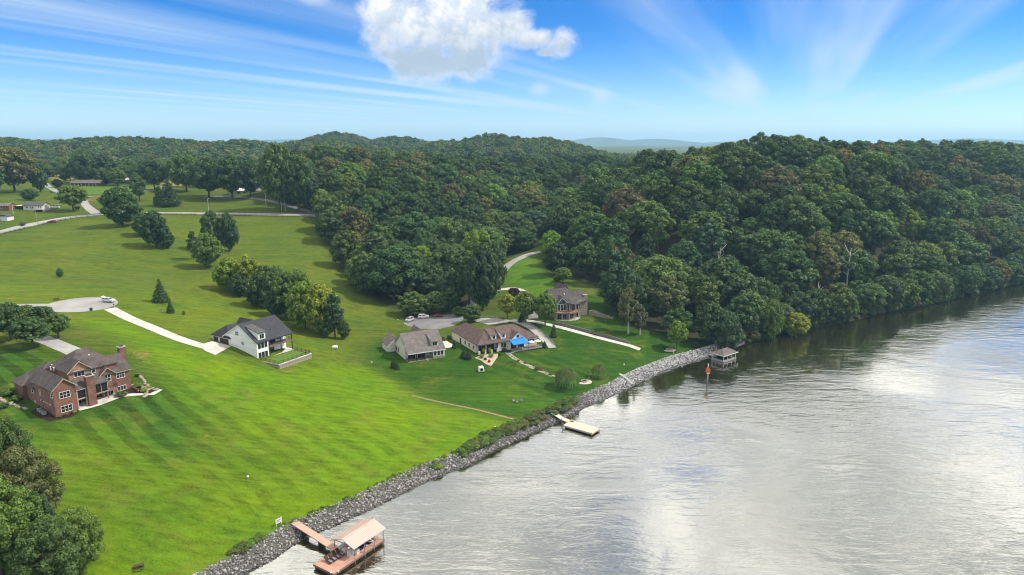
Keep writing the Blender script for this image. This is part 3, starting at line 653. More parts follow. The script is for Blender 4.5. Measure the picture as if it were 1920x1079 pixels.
def instancer(name, pts, kinds, label, cat):
    """one uncountable mass: crowns set on points by geometry nodes"""
    src = bpy.data.collections.new(name + '_crowns'); order = []
    for k in kinds:
        for me in CROWN[k]: o = bpy.data.objects.new(f'{len(order):03d}_{k}', me); src.objects.link(o); order.append(k)
    n = len(pts); me = bpy.data.meshes.new(name); me.vertices.add(n)
    me.vertices.foreach_set('co', np.array([p['p'] for p in pts], float).ravel())
    tint = me.attributes.new('tint', 'FLOAT_COLOR', 'POINT'); tint.data.foreach_set('color', np.array([(*p['rgb'], 1) for p in pts]).ravel())
    sc = me.attributes.new('size', 'FLOAT_VECTOR', 'POINT'); sc.data.foreach_set('vector', np.array([(p['h'] * p['wide'], p['h'] * p['wide'], p['h']) for p in pts]).ravel())
    ix = me.attributes.new('pick', 'INT', 'POINT'); ix.data.foreach_set('value', np.array([rnd.choice([i for i, q in enumerate(order) if q == p['kind']]) for p in pts], np.int32))
    rt = me.attributes.new('turn', 'FLOAT', 'POINT'); rt.data.foreach_set('value', np.array([rnd.uniform(0, 6.28) for _ in pts]))
    ob = link(name, me); tag(ob, label, cat, kind='stuff')
    ng = bpy.data.node_groups.new(name, 'GeometryNodeTree'); ng.interface.new_socket('Geometry', in_out='INPUT', socket_type='NodeSocketGeometry'); ng.interface.new_socket('Geometry', in_out='OUTPUT', socket_type='NodeSocketGeometry')
    N, L = ng.nodes, ng.links; i = N.new('NodeGroupInput'); o = N.new('NodeGroupOutput')
    ci = N.new('GeometryNodeCollectionInfo'); ci.inputs['Collection'].default_value = src; ci.inputs['Separate Children'].default_value = True; ci.inputs['Reset Children'].default_value = True
    ip = N.new('GeometryNodeInstanceOnPoints'); ip.inputs['Pick Instance'].default_value = True
    def at(nm, ty):
        q = N.new('GeometryNodeInputNamedAttribute'); q.data_type = ty; q.inputs[0].default_value = nm; return q.outputs[0]
    cx = N.new('ShaderNodeCombineXYZ'); L.new(at('turn', 'FLOAT'), cx.inputs[2])
    L.new(i.outputs[0], ip.inputs['Points']); L.new(ci.outputs[0], ip.inputs['Instance']); L.new(at('pick', 'INT'), ip.inputs['Instance Index'])
    L.new(cx.outputs[0], ip.inputs['Rotation']); L.new(at('size', 'FLOAT_VECTOR'), ip.inputs['Scale']); L.new(ip.outputs[0], o.inputs[0])
    md = ob.modifiers.new('crowns', 'NODES'); md.node_group = ng
    return ob
for wi, nm in enumerate(('valley_woodland', 'river_hill_woodland', 'roadside_woodland')):
    pts = [dict(t, rgb=jitter(TINT[t['tint']], .24)) for t in rest if t['wood'] == wi]
    if pts: instancer(nm, pts, ['oak', 'tall', 'full', 'loose'], ['dense mixed broadleaf wood covering the hill left of the valley road', 'dense mixed broadleaf wood covering the hill above the river bend', 'far dark wood behind the country road'][wi], 'woodland')
# far hills: woods that read as one mass
def far_wood(name, areas, step, label, h=(15, 21)):
    pts = []
    for (x0, x1, y0, y1, dens) in areas:
        n = int((x1 - x0) * (y1 - y0) / (step * step) * dens)
        for _ in range(n):
            x, y = rnd.uniform(x0, x1), rnd.uniform(y0, y1); z = float(gnd(x, y))
            pts.append(dict(p=(x, y, z - 1), h=rnd.uniform(*h), wide=rnd.uniform(.8, 1.3), kind='far', rgb=jitter(TINT[rnd.choice(['dark', 'dark', 'mid', 'deep', 'olive', 'mid'])])))
    return instancer(name, pts, ['far'], label, 'woodland')
far_wood('distant_woodland', [(-1150, -180, 1040, 1260, 1.0), (-560, -60, 1470, 1680, 1.0), (-190, 190, 1080, 1260, 1.0), (-700, -230, 900, 1040, .3), (-420, 700, 1300, 1420, .5), (150, 1500, 1250, 1700, .25)], 9.5,
         'blue hazy wooded ridges far behind the farmland')
far_wood('hedgerow_trees', [(-560, -420, 720, 780, .35), (-330, -200, 720, 800, .4)], 10, 'belt of dark trees behind the far bungalow', (12, 20))

# ------------------------------------------------------------------ building materials
def brickwork(t, col, tc):
    b = t.node('ShaderNodeTexBrick'); t.l.new(t.mapping(tc.outputs['Object'], rot=(R(90), 0, 0)), b.inputs[0])
    b.inputs['Scale'].default_value = 2.2; b.inputs['Color1'].default_value = (1.25, 1.1, 1.05, 1); b.inputs['Color2'].default_value = (.72, .72, .75, 1); b.inputs['Mortar'].default_value = (1.25, 1.4, 1.5, 1)
    b.inputs['Mortar Size'].default_value = 0.02
    return t.mix(1.0, col, b.outputs[0], 'MULTIPLY')
def shingle(t, col, tc):
    b = t.node('ShaderNodeTexBrick'); t.l.new(tc.outputs['Object'], b.inputs[0]); b.inputs['Scale'].default_value = 1.6
    b.inputs['Color1'].default_value = (1.2, 1.2, 1.2, 1); b.inputs['Color2'].default_value = (.78, .78, .78, 1); b.inputs['Mortar'].default_value = (.6, .6, .6, 1); b.inputs['Mortar Size'].default_value = 0.012
    return t.mix(1.0, col, b.outputs[0], 'MULTIPLY')
def planked(scale, axis, depth=0.75):
    def f(t, col, tc):
        s = t.node('ShaderNodeSeparateXYZ'); t.l.new(tc.outputs['Object'], s.inputs[0])
        fr = t.math('FRACT', t.math('MULTIPLY', s.outputs[axis], scale)); k = t.step(fr, 0.0, 0.14, depth, 1.0)
        cell = t.node('ShaderNodeTexWhiteNoise'); cell.noise_dimensions = '1D'; t.l.new(t.math('FLOOR', t.math('MULTIPLY', s.outputs[axis], scale)), cell.inputs['W'])
        k = t.math('MULTIPLY', k, t.math('ADD', t.math('MULTIPLY', cell.outputs['Value'], 0.22), 0.89))
        return t.mix(1.0, col, t.xyz(k, k, k), 'MULTIPLY')
    return f
M_BRICK = mat('red_brick', (0.205, 0.100, 0.074), 0.85, 0.25, 0.22, 0.8, 0.3, 20, extra=brickwork)
M_SHADOWGREY = mat('charcoal_shingle', (0.045, 0.046, 0.055), 0.85, 0.3, 0.18, 0.6, 0.3, 14, extra=shingle)
M_BROWNSH = mat('brown_shingle', (0.125, 0.085, 0.075), 0.9, 0.25, 0.2, 0.6, 0.3, 14, extra=shingle)
M_GREYSH = mat('taupe_shingle', (0.155, 0.135, 0.125), 0.9, 0.25, 0.2, 0.6, 0.3, 14, extra=shingle)
M_WEATHSH = mat('weathered_shingle', (0.098, 0.080, 0.076), 0.9, 0.25, 0.24, 0.6, 0.3, 14, extra=shingle)
M_LODGESH = mat('slate_shingle', (0.085, 0.075, 0.075), 0.9, 0.25, 0.24, 0.6, 0.3, 14, extra=shingle)
M_WHITE = mat('white_siding', (0.86, 0.86, 0.85), 0.6, 0.35, 0.03, 0.5, extra=planked(4.0, 2, 0.93))
M_CREAM = mat('cream_siding', (0.62, 0.59, 0.50), 0.65, 0.3, 0.07, 0.5, extra=planked(4.0, 2, 0.9))
M_TRIM = mat('white_trim', (0.70, 0.69, 0.66), 0.5, 0.4, 0.05)
M_TAN = mat('tan_trim', (0.44, 0.36, 0.26), 0.6, 0.3, 0.06)
M_STONE = mat('tan_stone', (0.30, 0.255, 0.20), 0.9, 0.2, 0.35, 2.2, 0.8, 5)
M_CONC = mat('concrete', (0.50, 0.475, 0.42), 0.85, 0.25, 0.2, 0.5, 0.15, 6, extra=planked(0.25, 0, 0.9))
M_CONCG = mat('grey_concrete', (0.34, 0.33, 0.31), 0.85, 0.25, 0.14, 0.4, 0.15, 6)
M_ASPH = mat('asphalt', (0.185, 0.185, 0.19), 0.9, 0.2, 0.2, 0.15, 0.2, 8)
M_ROADL = mat('worn_chip_seal', (0.30, 0.295, 0.285), 0.9, 0.2, 0.15, 0.1, 0.2, 8)
M_BLACK = mat('black_metal', (0.02, 0.02, 0.022), 0.5, 0.5, 0.1)
M_DARK = mat('dark_interior', (0.02, 0.018, 0.017), 0.8, 0.2, 0.2)
M_GDOOR = mat('dark_garage_door', (0.035, 0.036, 0.04), 0.5, 0.4, 0.08, extra=planked(2.0, 2, 0.6))
M_MULCH = mat('dark_mulch', (0.035, 0.022, 0.016), 0.95, 0.1, 0.4, 3, 0.8, 14)
M_WOOD = mat('deck_wood', (0.26, 0.155, 0.11), 0.8, 0.2, 0.15, 1.2, 0.2, 10)
M_DECK = mat('redwood_planks', (0.44, 0.25, 0.185), 0.75, 0.25, 0.12, 0.8, 0.2, 10, extra=planked(5.0, 0, 0.72))
M_PALEDECK = mat('new_pine_planks', (0.62, 0.53, 0.40), 0.75, 0.25, 0.10, 0.8, 0.2, 10, extra=planked(4.0, 0, 0.78))
M_GREYWOOD = mat('weathered_wood', (0.30, 0.28, 0.26), 0.85, 0.2, 0.2, 1.5, 0.3, 10)
M_ROOFPINK = mat('pale_metal_roof', (0.56, 0.42, 0.36), 0.45, 0.5, 0.05, 0.5)
M_BLUE = mat('blue_awning', (0.015, 0.20, 0.58), 0.6, 0.3, 0.06, 2)
M_ORANGE = mat('orange_board', (0.75, 0.17, 0.02), 0.5, 0.4, 0.05)
M_ROCK = None
def glass_material():
    m = bpy.data.materials.new('window_glass'); m.use_nodes = True; t = NT(m.node_tree); b = t.n['Principled BSDF']
    tc = t.node('ShaderNodeTexCoord'); n = t.noise(tc.outputs['Object'], 0.9, 3.0)
    t.l.new(t.mix(t.step(n, .35, .65), (0.010, 0.012, 0.014), (0.045, 0.045, 0.042)), b.inputs['Base Color']); b.inputs['Roughness'].default_value = 0.06; b.inputs['Specular IOR Level'].default_value = 0.6
    return m
M_GLASS = glass_material()

# ------------------------------------------------------------------ roads, drives and paths, laid on the ground
def resample(pts, step):
    pts = np.array(pts); seg = np.linalg.norm(np.diff(pts, axis=0), axis=1); L = np.concatenate([[0], np.cumsum(seg)]); n = max(2, int(L[-1] / step) + 1); s = np.linspace(0, L[-1], n)
    # smooth the bends
    out = np.stack([np.interp(s, L, pts[:, 0]), np.interp(s, L, pts[:, 1])], -1)
    k = max(1, int(5 / step))
    for _ in range(3):
        sm = out.copy()
        for i in range(1, n - 1): a, b = max(0, i - k), min(n, i + k + 1); q = min(i - a, b - 1 - i); sm[i] = out[i - q:i + q + 1].mean(0)
        out = sm
    return out
def strip(name, pxs, width, material, lift=0.07, step=1.5, kind='structure', world=False, taper=None):
    c = resample(pxs if world else [on_ground(*q)[:2] for q in pxs], step); n = len(c); V, F = [], []
    ws = np.linspace(width, taper if taper else width, n)
    for i in range(n):
        d = c[min(i + 1, n - 1)] - c[max(i - 1, 0)]; d /= np.linalg.norm(d); nrm = np.array([-d[1], d[0]])
        for k in (-.5, -.25, 0, .25, .5): q = c[i] + nrm * k * ws[i]; V.append((q[0], q[1], gnd(q[0], q[1]) + lift))
    for i in range(n - 1):
        for k in range(4): a = i * 5 + k; F.append((a, a + 5, a + 6, a + 1))
    o = link(name, MB().add(V, F).mesh(name, smooth=True), material); tag(o, kind=kind); return o
def sheet(name, pl, material, lift=0.06, cut=1.6, z=None, parent=None, kind='structure'):
    bm = bmesh.new(); vs = [bm.verts.new((p[0], p[1], 0)) for p in pl]; bm.faces.new(vs)
    lo, hi = np.min(pl, 0), np.max(pl, 0)
    for ax in (0, 1):
        for v in np.arange(lo[ax] + cut, hi[ax], cut):
            co = [0, 0, 0]; co[ax] = v; no = [0, 0, 0]; no[ax] = 1
            bmesh.ops.bisect_plane(bm, geom=bm.verts[:] + bm.edges[:] + bm.faces[:], plane_co=co, plane_no=no)
    for v in bm.verts: v.co.z = (gnd(v.co.x, v.co.y) if z is None else z) + lift
    bmesh.ops.recalc_face_normals(bm, faces=bm.faces)
    if sum(f.normal.z for f in bm.faces) < 0: bmesh.ops.reverse_faces(bm, faces=bm.faces)
    me = bpy.data.meshes.new(name); bm.to_mesh(me); bm.free(); me.polygons.foreach_set('use_smooth', [True] * len(me.polygons))
    o = link(name, me, material, parent)
    if kind: tag(o, kind=kind)
    return o
def ring_poly(c, rx, ry, n=28, rot=0.0): return np.array([(c[0] + rx * math.cos(2 * math.pi * i / n) * math.cos(rot) - ry * math.sin(2 * math.pi * i / n) * math.sin(rot), c[1] + rx * math.cos(2 * math.pi * i / n) * math.sin(rot) + ry * math.sin(2 * math.pi * i / n) * math.cos(rot)) for i in range(n)])
strip('country_road', [(-160, 472), (0, 436), (60, 421), (120, 409), (180, 403), (230, 400), (300, 399.5), (400, 401), (520, 403), (610, 406)], 6.0, M_ROADL)
strip('side_road', [(182, 401), (170, 394), (160, 384), (157, 377)], 7.0, M_ROADL, 0.09, taper=5.0)
strip('lane', [(118, 364), (104, 358), (90, 350), (84, 344)], 5.0, M_ROADL)
strip('farm_lane', [(160, 369), (200, 367), (250, 362), (292, 357)], 4.0, M_ROADL)
strip('hillside_drive', [(385, 368), (420, 369), (465, 371), (500, 376), (560, 392), (600, 403)], 4.5, M_ASPH)
cul = on_ground(152, 573)
sheet('turning_circle', ring_poly(cul, 12.6, 11.5), M_ROADL)
strip('street', [(110, 576), (70, 574), (20, 575), (-60, 582), (-200, 600)], 7.5, M_ROADL, 0.09)
strip('white_driveway', [(206, 579), (240, 597), (290, 617), (340, 638), (385, 652), (408, 657)], 4.4, M_CONC, 0.10)
sheet('garage_apron', poly_world([(372, 648), (398, 641), (434, 650), (425, 655), (404, 667), (385, 659)]), M_CONC, 0.12)
strip('brick_house_driveway', [(60, 628), (92, 640), (126, 655), (150, 665)], 5.2, M_CONCG)
lot = on_ground(806, 605)
sheet('parking_circle', poly_world([(756, 606), (764, 600), (790, 594), (826, 592), (856, 588), (872, 578), (885, 566), (896, 566), (888, 580), (872, 594), (864, 604), (850, 612), (826, 617), (790, 617), (764, 612)]), M_ASPH)
strip('valley_road', [(884, 574), (896, 560), (912, 547), (934, 520), (950, 500), (966, 488), (985, 480), (1003, 474), (1020, 470)], 5.5, M_ROADL, 0.09)
strip('lodge_driveway', [(930, 545), (952, 540), (972, 543), (990, 553), (1000, 575), (1000, 598)], 4.0, M_CONC, 0.10)
strip('shore_path', [(975, 600), (1010, 606), (1060, 617), (1130, 636), (1200, 656)], 2.4, M_CONC, 0.10)
sheet('ranch_driveway', poly_world([(886, 602), (905, 597), (935, 598), (962, 602), (950, 606), (915, 610)]), M_CONCG, 0.14)
strip('sloping_drive', [(958, 601), (985, 608), (1006, 622), (1022, 638), (1036, 653)], 3.2, M_CONCG, 0.12)
strip('trodden_path', [(772, 742), (830, 755), (900, 771), (960, 784), (992, 797)], .9, mat('trodden_earth', (.24, .17, .09), .95, .1, .5, 2.5), 0.05)
strip('foundation_apron', [(846, 652), (836, 648), (828, 641)], 4.0, M_CONC, 0.12)

# ------------------------------------------------------------------ house kit
class House:
    """local frame: x along the front, y towards the back, z up from the front door level"""
    def __init__(s, name, o, deg, label, cat='house'):
        s.e = thing(name, o, R(deg), label, cat); s.o = o; s.t = R(deg)
    def w(s, x, y): return (s.o[0] + x * math.cos(s.t) - y * math.sin(s.t), s.o[1] + x * math.sin(s.t) + y * math.cos(s.t))
    def part(s, name, mb, m, parent=None, **k): return mb.build(name, m, parent or s.e, **k)
    def window(s, face, pos, a0, a1, z0, z1, cols=1, rows=1, m=None, fw=0.10, parent=None, glass=None, name='window'):
        f, g = MB(), MB(); out = 0.07
        def bx(mb, p0, p1, q0, q1, d0, d1):
            if face == 'front': mb.box(p0, p1, pos - d1, pos - d0, q0, q1)
            elif face == 'back': mb.box(p0, p1, pos + d0, pos + d1, q0, q1)
            elif face == 'left': mb.box(pos - d1, pos - d0, p0, p1, q0, q1)
            else: mb.box(pos + d0, pos + d1, p0, p1, q0, q1)
        bx(f, a0 - fw, a1 + fw, z1, z1 + fw, 0, out); bx(f, a0 - fw, a1 + fw, z0 - fw, z0, 0, out + .04)
        bx(f, a0 - fw, a0, z0, z1, 0, out); bx(f, a1, a1 + fw, z0, z1, 0, out)
        for i in range(1, cols): c = a0 + (a1 - a0) * i / cols; bx(f, c - fw * .35, c + fw * .35, z0, z1, 0, out * .9)
        for i in range(1, rows): c = z0 + (z1 - z0) * i / rows; bx(f, a0, a1, c - fw * .25, c + fw * .25, 0, out * .8)
        bx(g, a0, a1, z0, z1, 0, .025)
        o = f.build(name, m or M_TRIM, parent or s.e); g.build('pane', glass or M_GLASS, o); return o
    def gable(s, x0, x1, y0, y1, ze, zr, axis, m, oh=.45, th=.22, parent=None, name='roof', eave=None):
        """pitched roof slab; axis is the direction of the ridge"""
        mb = MB(); eo = oh if eave is None else eave
        if axis == 'x': a0, a1, l0, l1 = y0, y1, x0 - oh, x1 + oh
        else: a0, a1, l0, l1 = x0, x1, y0 - oh, y1 + oh
        mid = (a0 + a1) / 2; sl = (zr - ze) / (mid - a0); e0, e1 = a0 - eo, a1 + eo; zl = ze - sl * eo
        poly = [(e0, zl), (mid, zr), (e1, zl), (e1, zl + th), (mid, zr + th), (e0, zl + th)]
        mb.prism(poly, l0, l1, 'x' if axis == 'x' else 'y'); return s.part(name, mb, m, parent)
    def hip(s, x0, x1, y0, y1, ze, zr, m, oh=.45, axis='x', run=None, parent=None, name='roof'):
        x0 -= oh; x1 += oh; y0 -= oh; y1 += oh
        if axis == 'x': r = run if run is not None else (y1 - y0) / 2; ym = (y0 + y1) / 2; rd = [(x0 + r, ym, zr), (x1 - r, ym, zr)]; fs = [(0, 1, 5, 4), (2, 3, 4, 5), (1, 2, 5), (3, 0, 4)]
        else: r = run if run is not None else (x1 - x0) / 2; xm = (x0 + x1) / 2; rd = [(xm, y0 + r, zr), (xm, y1 - r, zr)]; fs = [(0, 1, 4), (1, 2, 5, 4), (2, 3, 5), (3, 0, 4, 5)]
        b = [(x0, y0, ze), (x1, y0, ze), (x1, y1, ze), (x0, y1, ze)]
        mb = MB().add(b + rd + [(p[0], p[1], ze - .2) for p in b], fs + [(9, 8, 7, 6), (0, 6, 7, 1), (1, 7, 8, 2), (2, 8, 9, 3), (3, 9, 6, 0)]); return s.part(name, mb, m, parent)
    def gwall(s, x0, x1, y0, y1, zb, ze, zr, axis, m, name='wall'):
        mb = MB()
        if axis == 'x': mid = (y0 + y1) / 2; mb.prism([(y0, zb), (y1, zb), (y1, ze), (mid, zr), (y0, ze)], x0, x1, 'x')
        else: mid = (x0 + x1) / 2; mb.prism([(x0, zb), (x1, zb), (x1, ze), (mid, zr), (x0, ze)], y0, y1, 'y')
        return s.part(name, mb, m)
    def wall(s, x0, x1, y0, y1, z0, z1, m, name='wall'): return s.part(name, MB().box(x0, x1, y0, y1, z0, z1), m)
    def rake(s, x0, x1, y, ze, zr, m, w=.22, parent=None):
        """pale boards under the two slopes of a front gable"""
        mid = (x0 + x1) / 2; mb = MB(); mb.prism([(x0, ze), (mid, zr), (x1, ze), (x1, ze - w), (mid, zr - w * 1.15), (x0, ze - w)], y - .08, y, 'y'); return s.part('rake_board', mb, m, parent)
    def railing(s, pts, z, h, m, n=1.0, parent=None, name='railing', mid=True):
        """posts and rails through local points"""
        mb = MB()
        for (a, b) in zip(pts[:-1], pts[1:]):
            L = math.dist(a, b); k = max(1, int(L / n))
            for i in range(k + 1): x, y = a[0] + (b[0] - a[0]) * i / k, a[1] + (b[1] - a[1]) * i / k; mb.box(x - .035, x + .035, y - .035, y + .035, z, z + h)
            mb.tube([(a[0], a[1], z + h), (b[0], b[1], z + h)], .045, 6)
            if mid:
                for q in (.2, .45, .7): mb.tube([(a[0], a[1], z + h * q), (b[0], b[1], z + h * q)], .018, 4)
        return s.part(name, mb, m, parent)
    def post(s, x, y, z0, z1, m, r=.11, name='post'): return s.part(name, MB().box(x - r, x + r, y - r, y + r, z0, z1), m)

# ------------------------------------------------------------------ brick house on the left
def brick_house():
    h = House('brick_house', (-110.5, 155.4, 15.0), 55, 'large red brick house with brown shingle roof and two brick chimneys')
    B, S = M_BRICK, M_WEATHSH
    h.gwall(0, 5.0, 0, 12, -3, 6.7, 9.1, 'y', B); h.gable(0, 5.0, 0, 13, 6.7, 9.1, 'y', S, .4); h.rake(-.4, 5.4, -.36, 6.5, 9.05, M_TAN)
    h.wall(.0, 11, 12, 21.8, -2, 5.0, B); h.hip(0, 11, 11, 21.8, 5.0, 9.4, S, axis='y')
    h.wall(-.9, 0, 15.6, 20.8, -2, 4.9, B); h.hip(-1.0, 3.4, 15.4, 21.4, 4.95, 6.6, S, .3, 'y')
    h.wall(5.0, 16.5, 3.0, 14, -2, 8.8, B); h.hip(5.2, 16.4, 3.0, 14, 8.9, 13.0, S, .4, 'x', 4.9)
    h.gwall(4.9, 10.0, 2.9, 9, 6, 9.2, 11.7, 'y', mat('tan_brick', (0.30, 0.185, 0.12), .85, .2, .15, 1, extra=brickwork)); h.gable(4.9, 10.0, 2.9, 9, 9.2, 11.7, 'y', S, .35); h.rake(4.5, 10.4, 2.52, 8.95, 11.6, M_TAN)
    h.wall(12.4, 19.0, 2.0, 12, -1.5, 6.7, B); h.gable(12.4, 19.0, 2.0, 12, 6.7, 9.7, 'x', S, .4)
    h.gwall(11.6, 15.2, 1.9, 6, -1, 6.7, 8.5, 'y', B); h.gable(11.6, 15.2, 1.9, 6, 6.7, 8.5, 'y', S, .3); h.rake(11.3, 15.5, 1.57, 6.5, 8.45, M_TAN)
    for (x0, x1, y0, y1, z1) in ((7.4, 9.3, -.6, .9, 7.9), (19.6, 21.2, 7.4, 8.8, 11.0)):
        c = h.part('chimney', MB().box(x0, x1, y0, y1, -1.5, z1), B); MB().box(x0 - .12, x1 + .12, y0 - .12, y1 + .12, z1, z1 + .25).build('chimney_cap', M_CONCG, c); MB().box(x0 + .35, x1 - .35, y0 + .3, y1 - .3, z1 + .25, z1 + .5).build('flue', M_BLACK, c)
    h.wall(18.9, 19.6, 6.6, 9.6, -1, 6.9, B)
    # porch between the gable and the tall chimney
    pr = h.part('porch_roof', MB().add([(4.9, -.1, 5.2), (7.5, -.1, 5.2), (7.5, 3.0, 7.1), (4.9, 3.0, 7.1), (4.9, -.1, 5.0), (7.5, -.1, 5.0), (7.5, 3.0, 6.9), (4.9, 3.0, 6.9)], [(0, 1, 2, 3), (7, 6, 5, 4), (0, 4, 5, 1), (3, 2, 6, 7), (0, 3, 7, 4), (1, 5, 6, 2)]), S)
    h.part('porch_roof', MB().add([(9.2, -.1, 5.4), (12.6, -.1, 5.4), (12.6, 3.0, 7.3), (9.2, 3.0, 7.3), (9.2, -.1, 5.2), (12.6, -.1, 5.2), (12.6, 3.0, 7.1), (9.2, 3.0, 7.1)], [(0, 1, 2, 3), (7, 6, 5, 4), (0, 4, 5, 1), (3, 2, 6, 7), (0, 3, 7, 4), (1, 5, 6, 2)]), S)
    for x in (5.15, 7.2): h.post(x, .1, -.3, 5.1, M_TAN, .12, 'porch_post')
    h.part('porch_floor', MB().box(5.0, 7.4, 0.05, 3, 2.5, 2.8), M_TAN); h.part('porch_floor', MB().box(9.3, 14.9, 0.2, 2.0, 2.5, 2.8), M_WOOD)
    h.part('porch_screen', MB().box(5.27, 7.1, .12, .16, 2.85, 5.0), M_DARK); h.part('porch_screen', MB().box(9.4, 12.4, .22, .26, 2.9, 5.2), M_DARK)
    h.part('porch_frame', MB().box(9.3, 9.42, .18, .34, 2.8, 5.3).box(12.4, 12.55, .18, .34, 2.8, 5.3).box(9.42, 12.4, .16, .34, 2.75, 2.9).box(10.85, 10.95, .17, .3, 2.9, 5.2), M_TAN)
    h.railing([(12.6, .3), (14.85, .3), (14.85, 1.9)], 2.8, 1.0, M_BLACK, .5)
    for x in (12.4, 14.7): h.post(x, .4, -.5, 2.5, M_WOOD, .1, 'porch_post')
    # windows
    for a in ((1.35, 3.6, 4.1, 5.6, 3, 2), (1.3, 3.7, .55, 2.05, 3, 2)): h.window('front', 0, *a[:4], a[4], a[5], M_TRIM)
    h.window('front', 2.9, 6.2, 8.6, 7.6, 9.0, 3, 1); h.window('front', 3.0, 10.3, 11.2, 7.5, 9.0, 1, 2)
    h.window('front', 1.9, 12.7, 14.1, 4.7, 6.4, 2, 2); h.window('front', 2.0, 15.7, 17.6, 4.7, 6.4, 3, 2)
    h.window('front', 2.0, 15.6, 17.6, 1.3, 2.4, 3, 1); h.window('front', 1.9, 12.1, 14.4, .9, 2.2, 3, 1); h.window('front', 3.0, 5.5, 7.1, .4, 2.2, 2, 2, name='patio_door')
    h.window('front', 3.0, 9.8, 11.2, .2, 2.2, 2, 1, name='patio_door')
    for a in ((.5, 1.4, 4.6, 5.7), (7.3, 7.9, 3.9, 5.1), (11.6, 12.6, 3.5, 5.0)): h.window('left', 0, *a, 1, 2)
    h.window('right', 19.0, 3, 5, 4.6, 6.2, 2, 2)
    d = h.part('door', MB().box(-.06, 0, 10.9, 12.0, -.6, 1.6), M_TAN); MB().box(-.12, -.05, 11.05, 11.15, .4, .55).build('handle', M_BLACK, d)
    for i, y in enumerate((2.2, 2.9, 4.1, 4.8, 6.0, 7.8)): h.part('wall_vent', MB().box(-.05, 0, y, y + .25, 2.3, 2.6), M_TRIM)
    for (x, y, z) in ((4.4, 11.5, 9.2), (5.2, 12.6, 9.3), (4.7, 10.4, 9.1), (11.5, 6.2, 11.6)): h.part('roof_vent', MB().lathe([(.14, z - .9), (.14, z - .1), (.22, z), (.05, z + .12)], 8, (x, y)), M_TRIM)
    h.part('gutter', MB().box(15.4, 19.3, 1.5, 1.62, 6.28, 6.42).box(4.95, 7.5, -.2, -.1, 4.98, 5.12), M_TAN)
    # terrace and beds
    patio = [h.w(*q) for q in ((4.9, -.8), (7.6, -1.4), (9.4, -1.6), (14.8, -1.2), (17.2, -2.2), (21.5, -4.6), (24.5, -3.2), (24.0, -2.6), (21, -3.4), (17.4, -.8), (15.2, .2), (15.2, 2), (5, 3))]
    sheet('patio', np.array(patio), M_CONC, .12)
    sheet('flower_bed', np.array([h.w(*q) for q in ((15.4, .3), (17.4, -.6), (21, -3.1), (23.6, -2.2), (22.2, 1.5), (19.2, 3), (15.4, 1.9))]), M_MULCH, .10)
    sheet('flower_bed', np.array([h.w(*q) for q in ((-2.8, 7.5), (-2.4, 2), (-1.6, -.8), (2.5, -2.2), (4.6, -1.2), (4.8, 0), (0, 0), (0, 9))]), M_MULCH, .10)
    st = h.part('garden_steps', sum_boxes([(19.2 + .55 * i, 20.6 + .55 * i, 3.0 - .9 * i, 3.6 - .9 * i, .6 - .12 * i, 1.5 - .17 * i) for i in range(7)]), M_STONE)
    h.part('garden_wall', MB().box(18.9, 19.2, -1.4, 2.2, -.5, 1.5).box(15.6, 15.9, -.2, 2, -.5, .5), M_BRICK)
    return h
def sum_boxes(bs):
    m = MB()
    for b in bs: m.box(*b)
    return m
BH = brick_house()

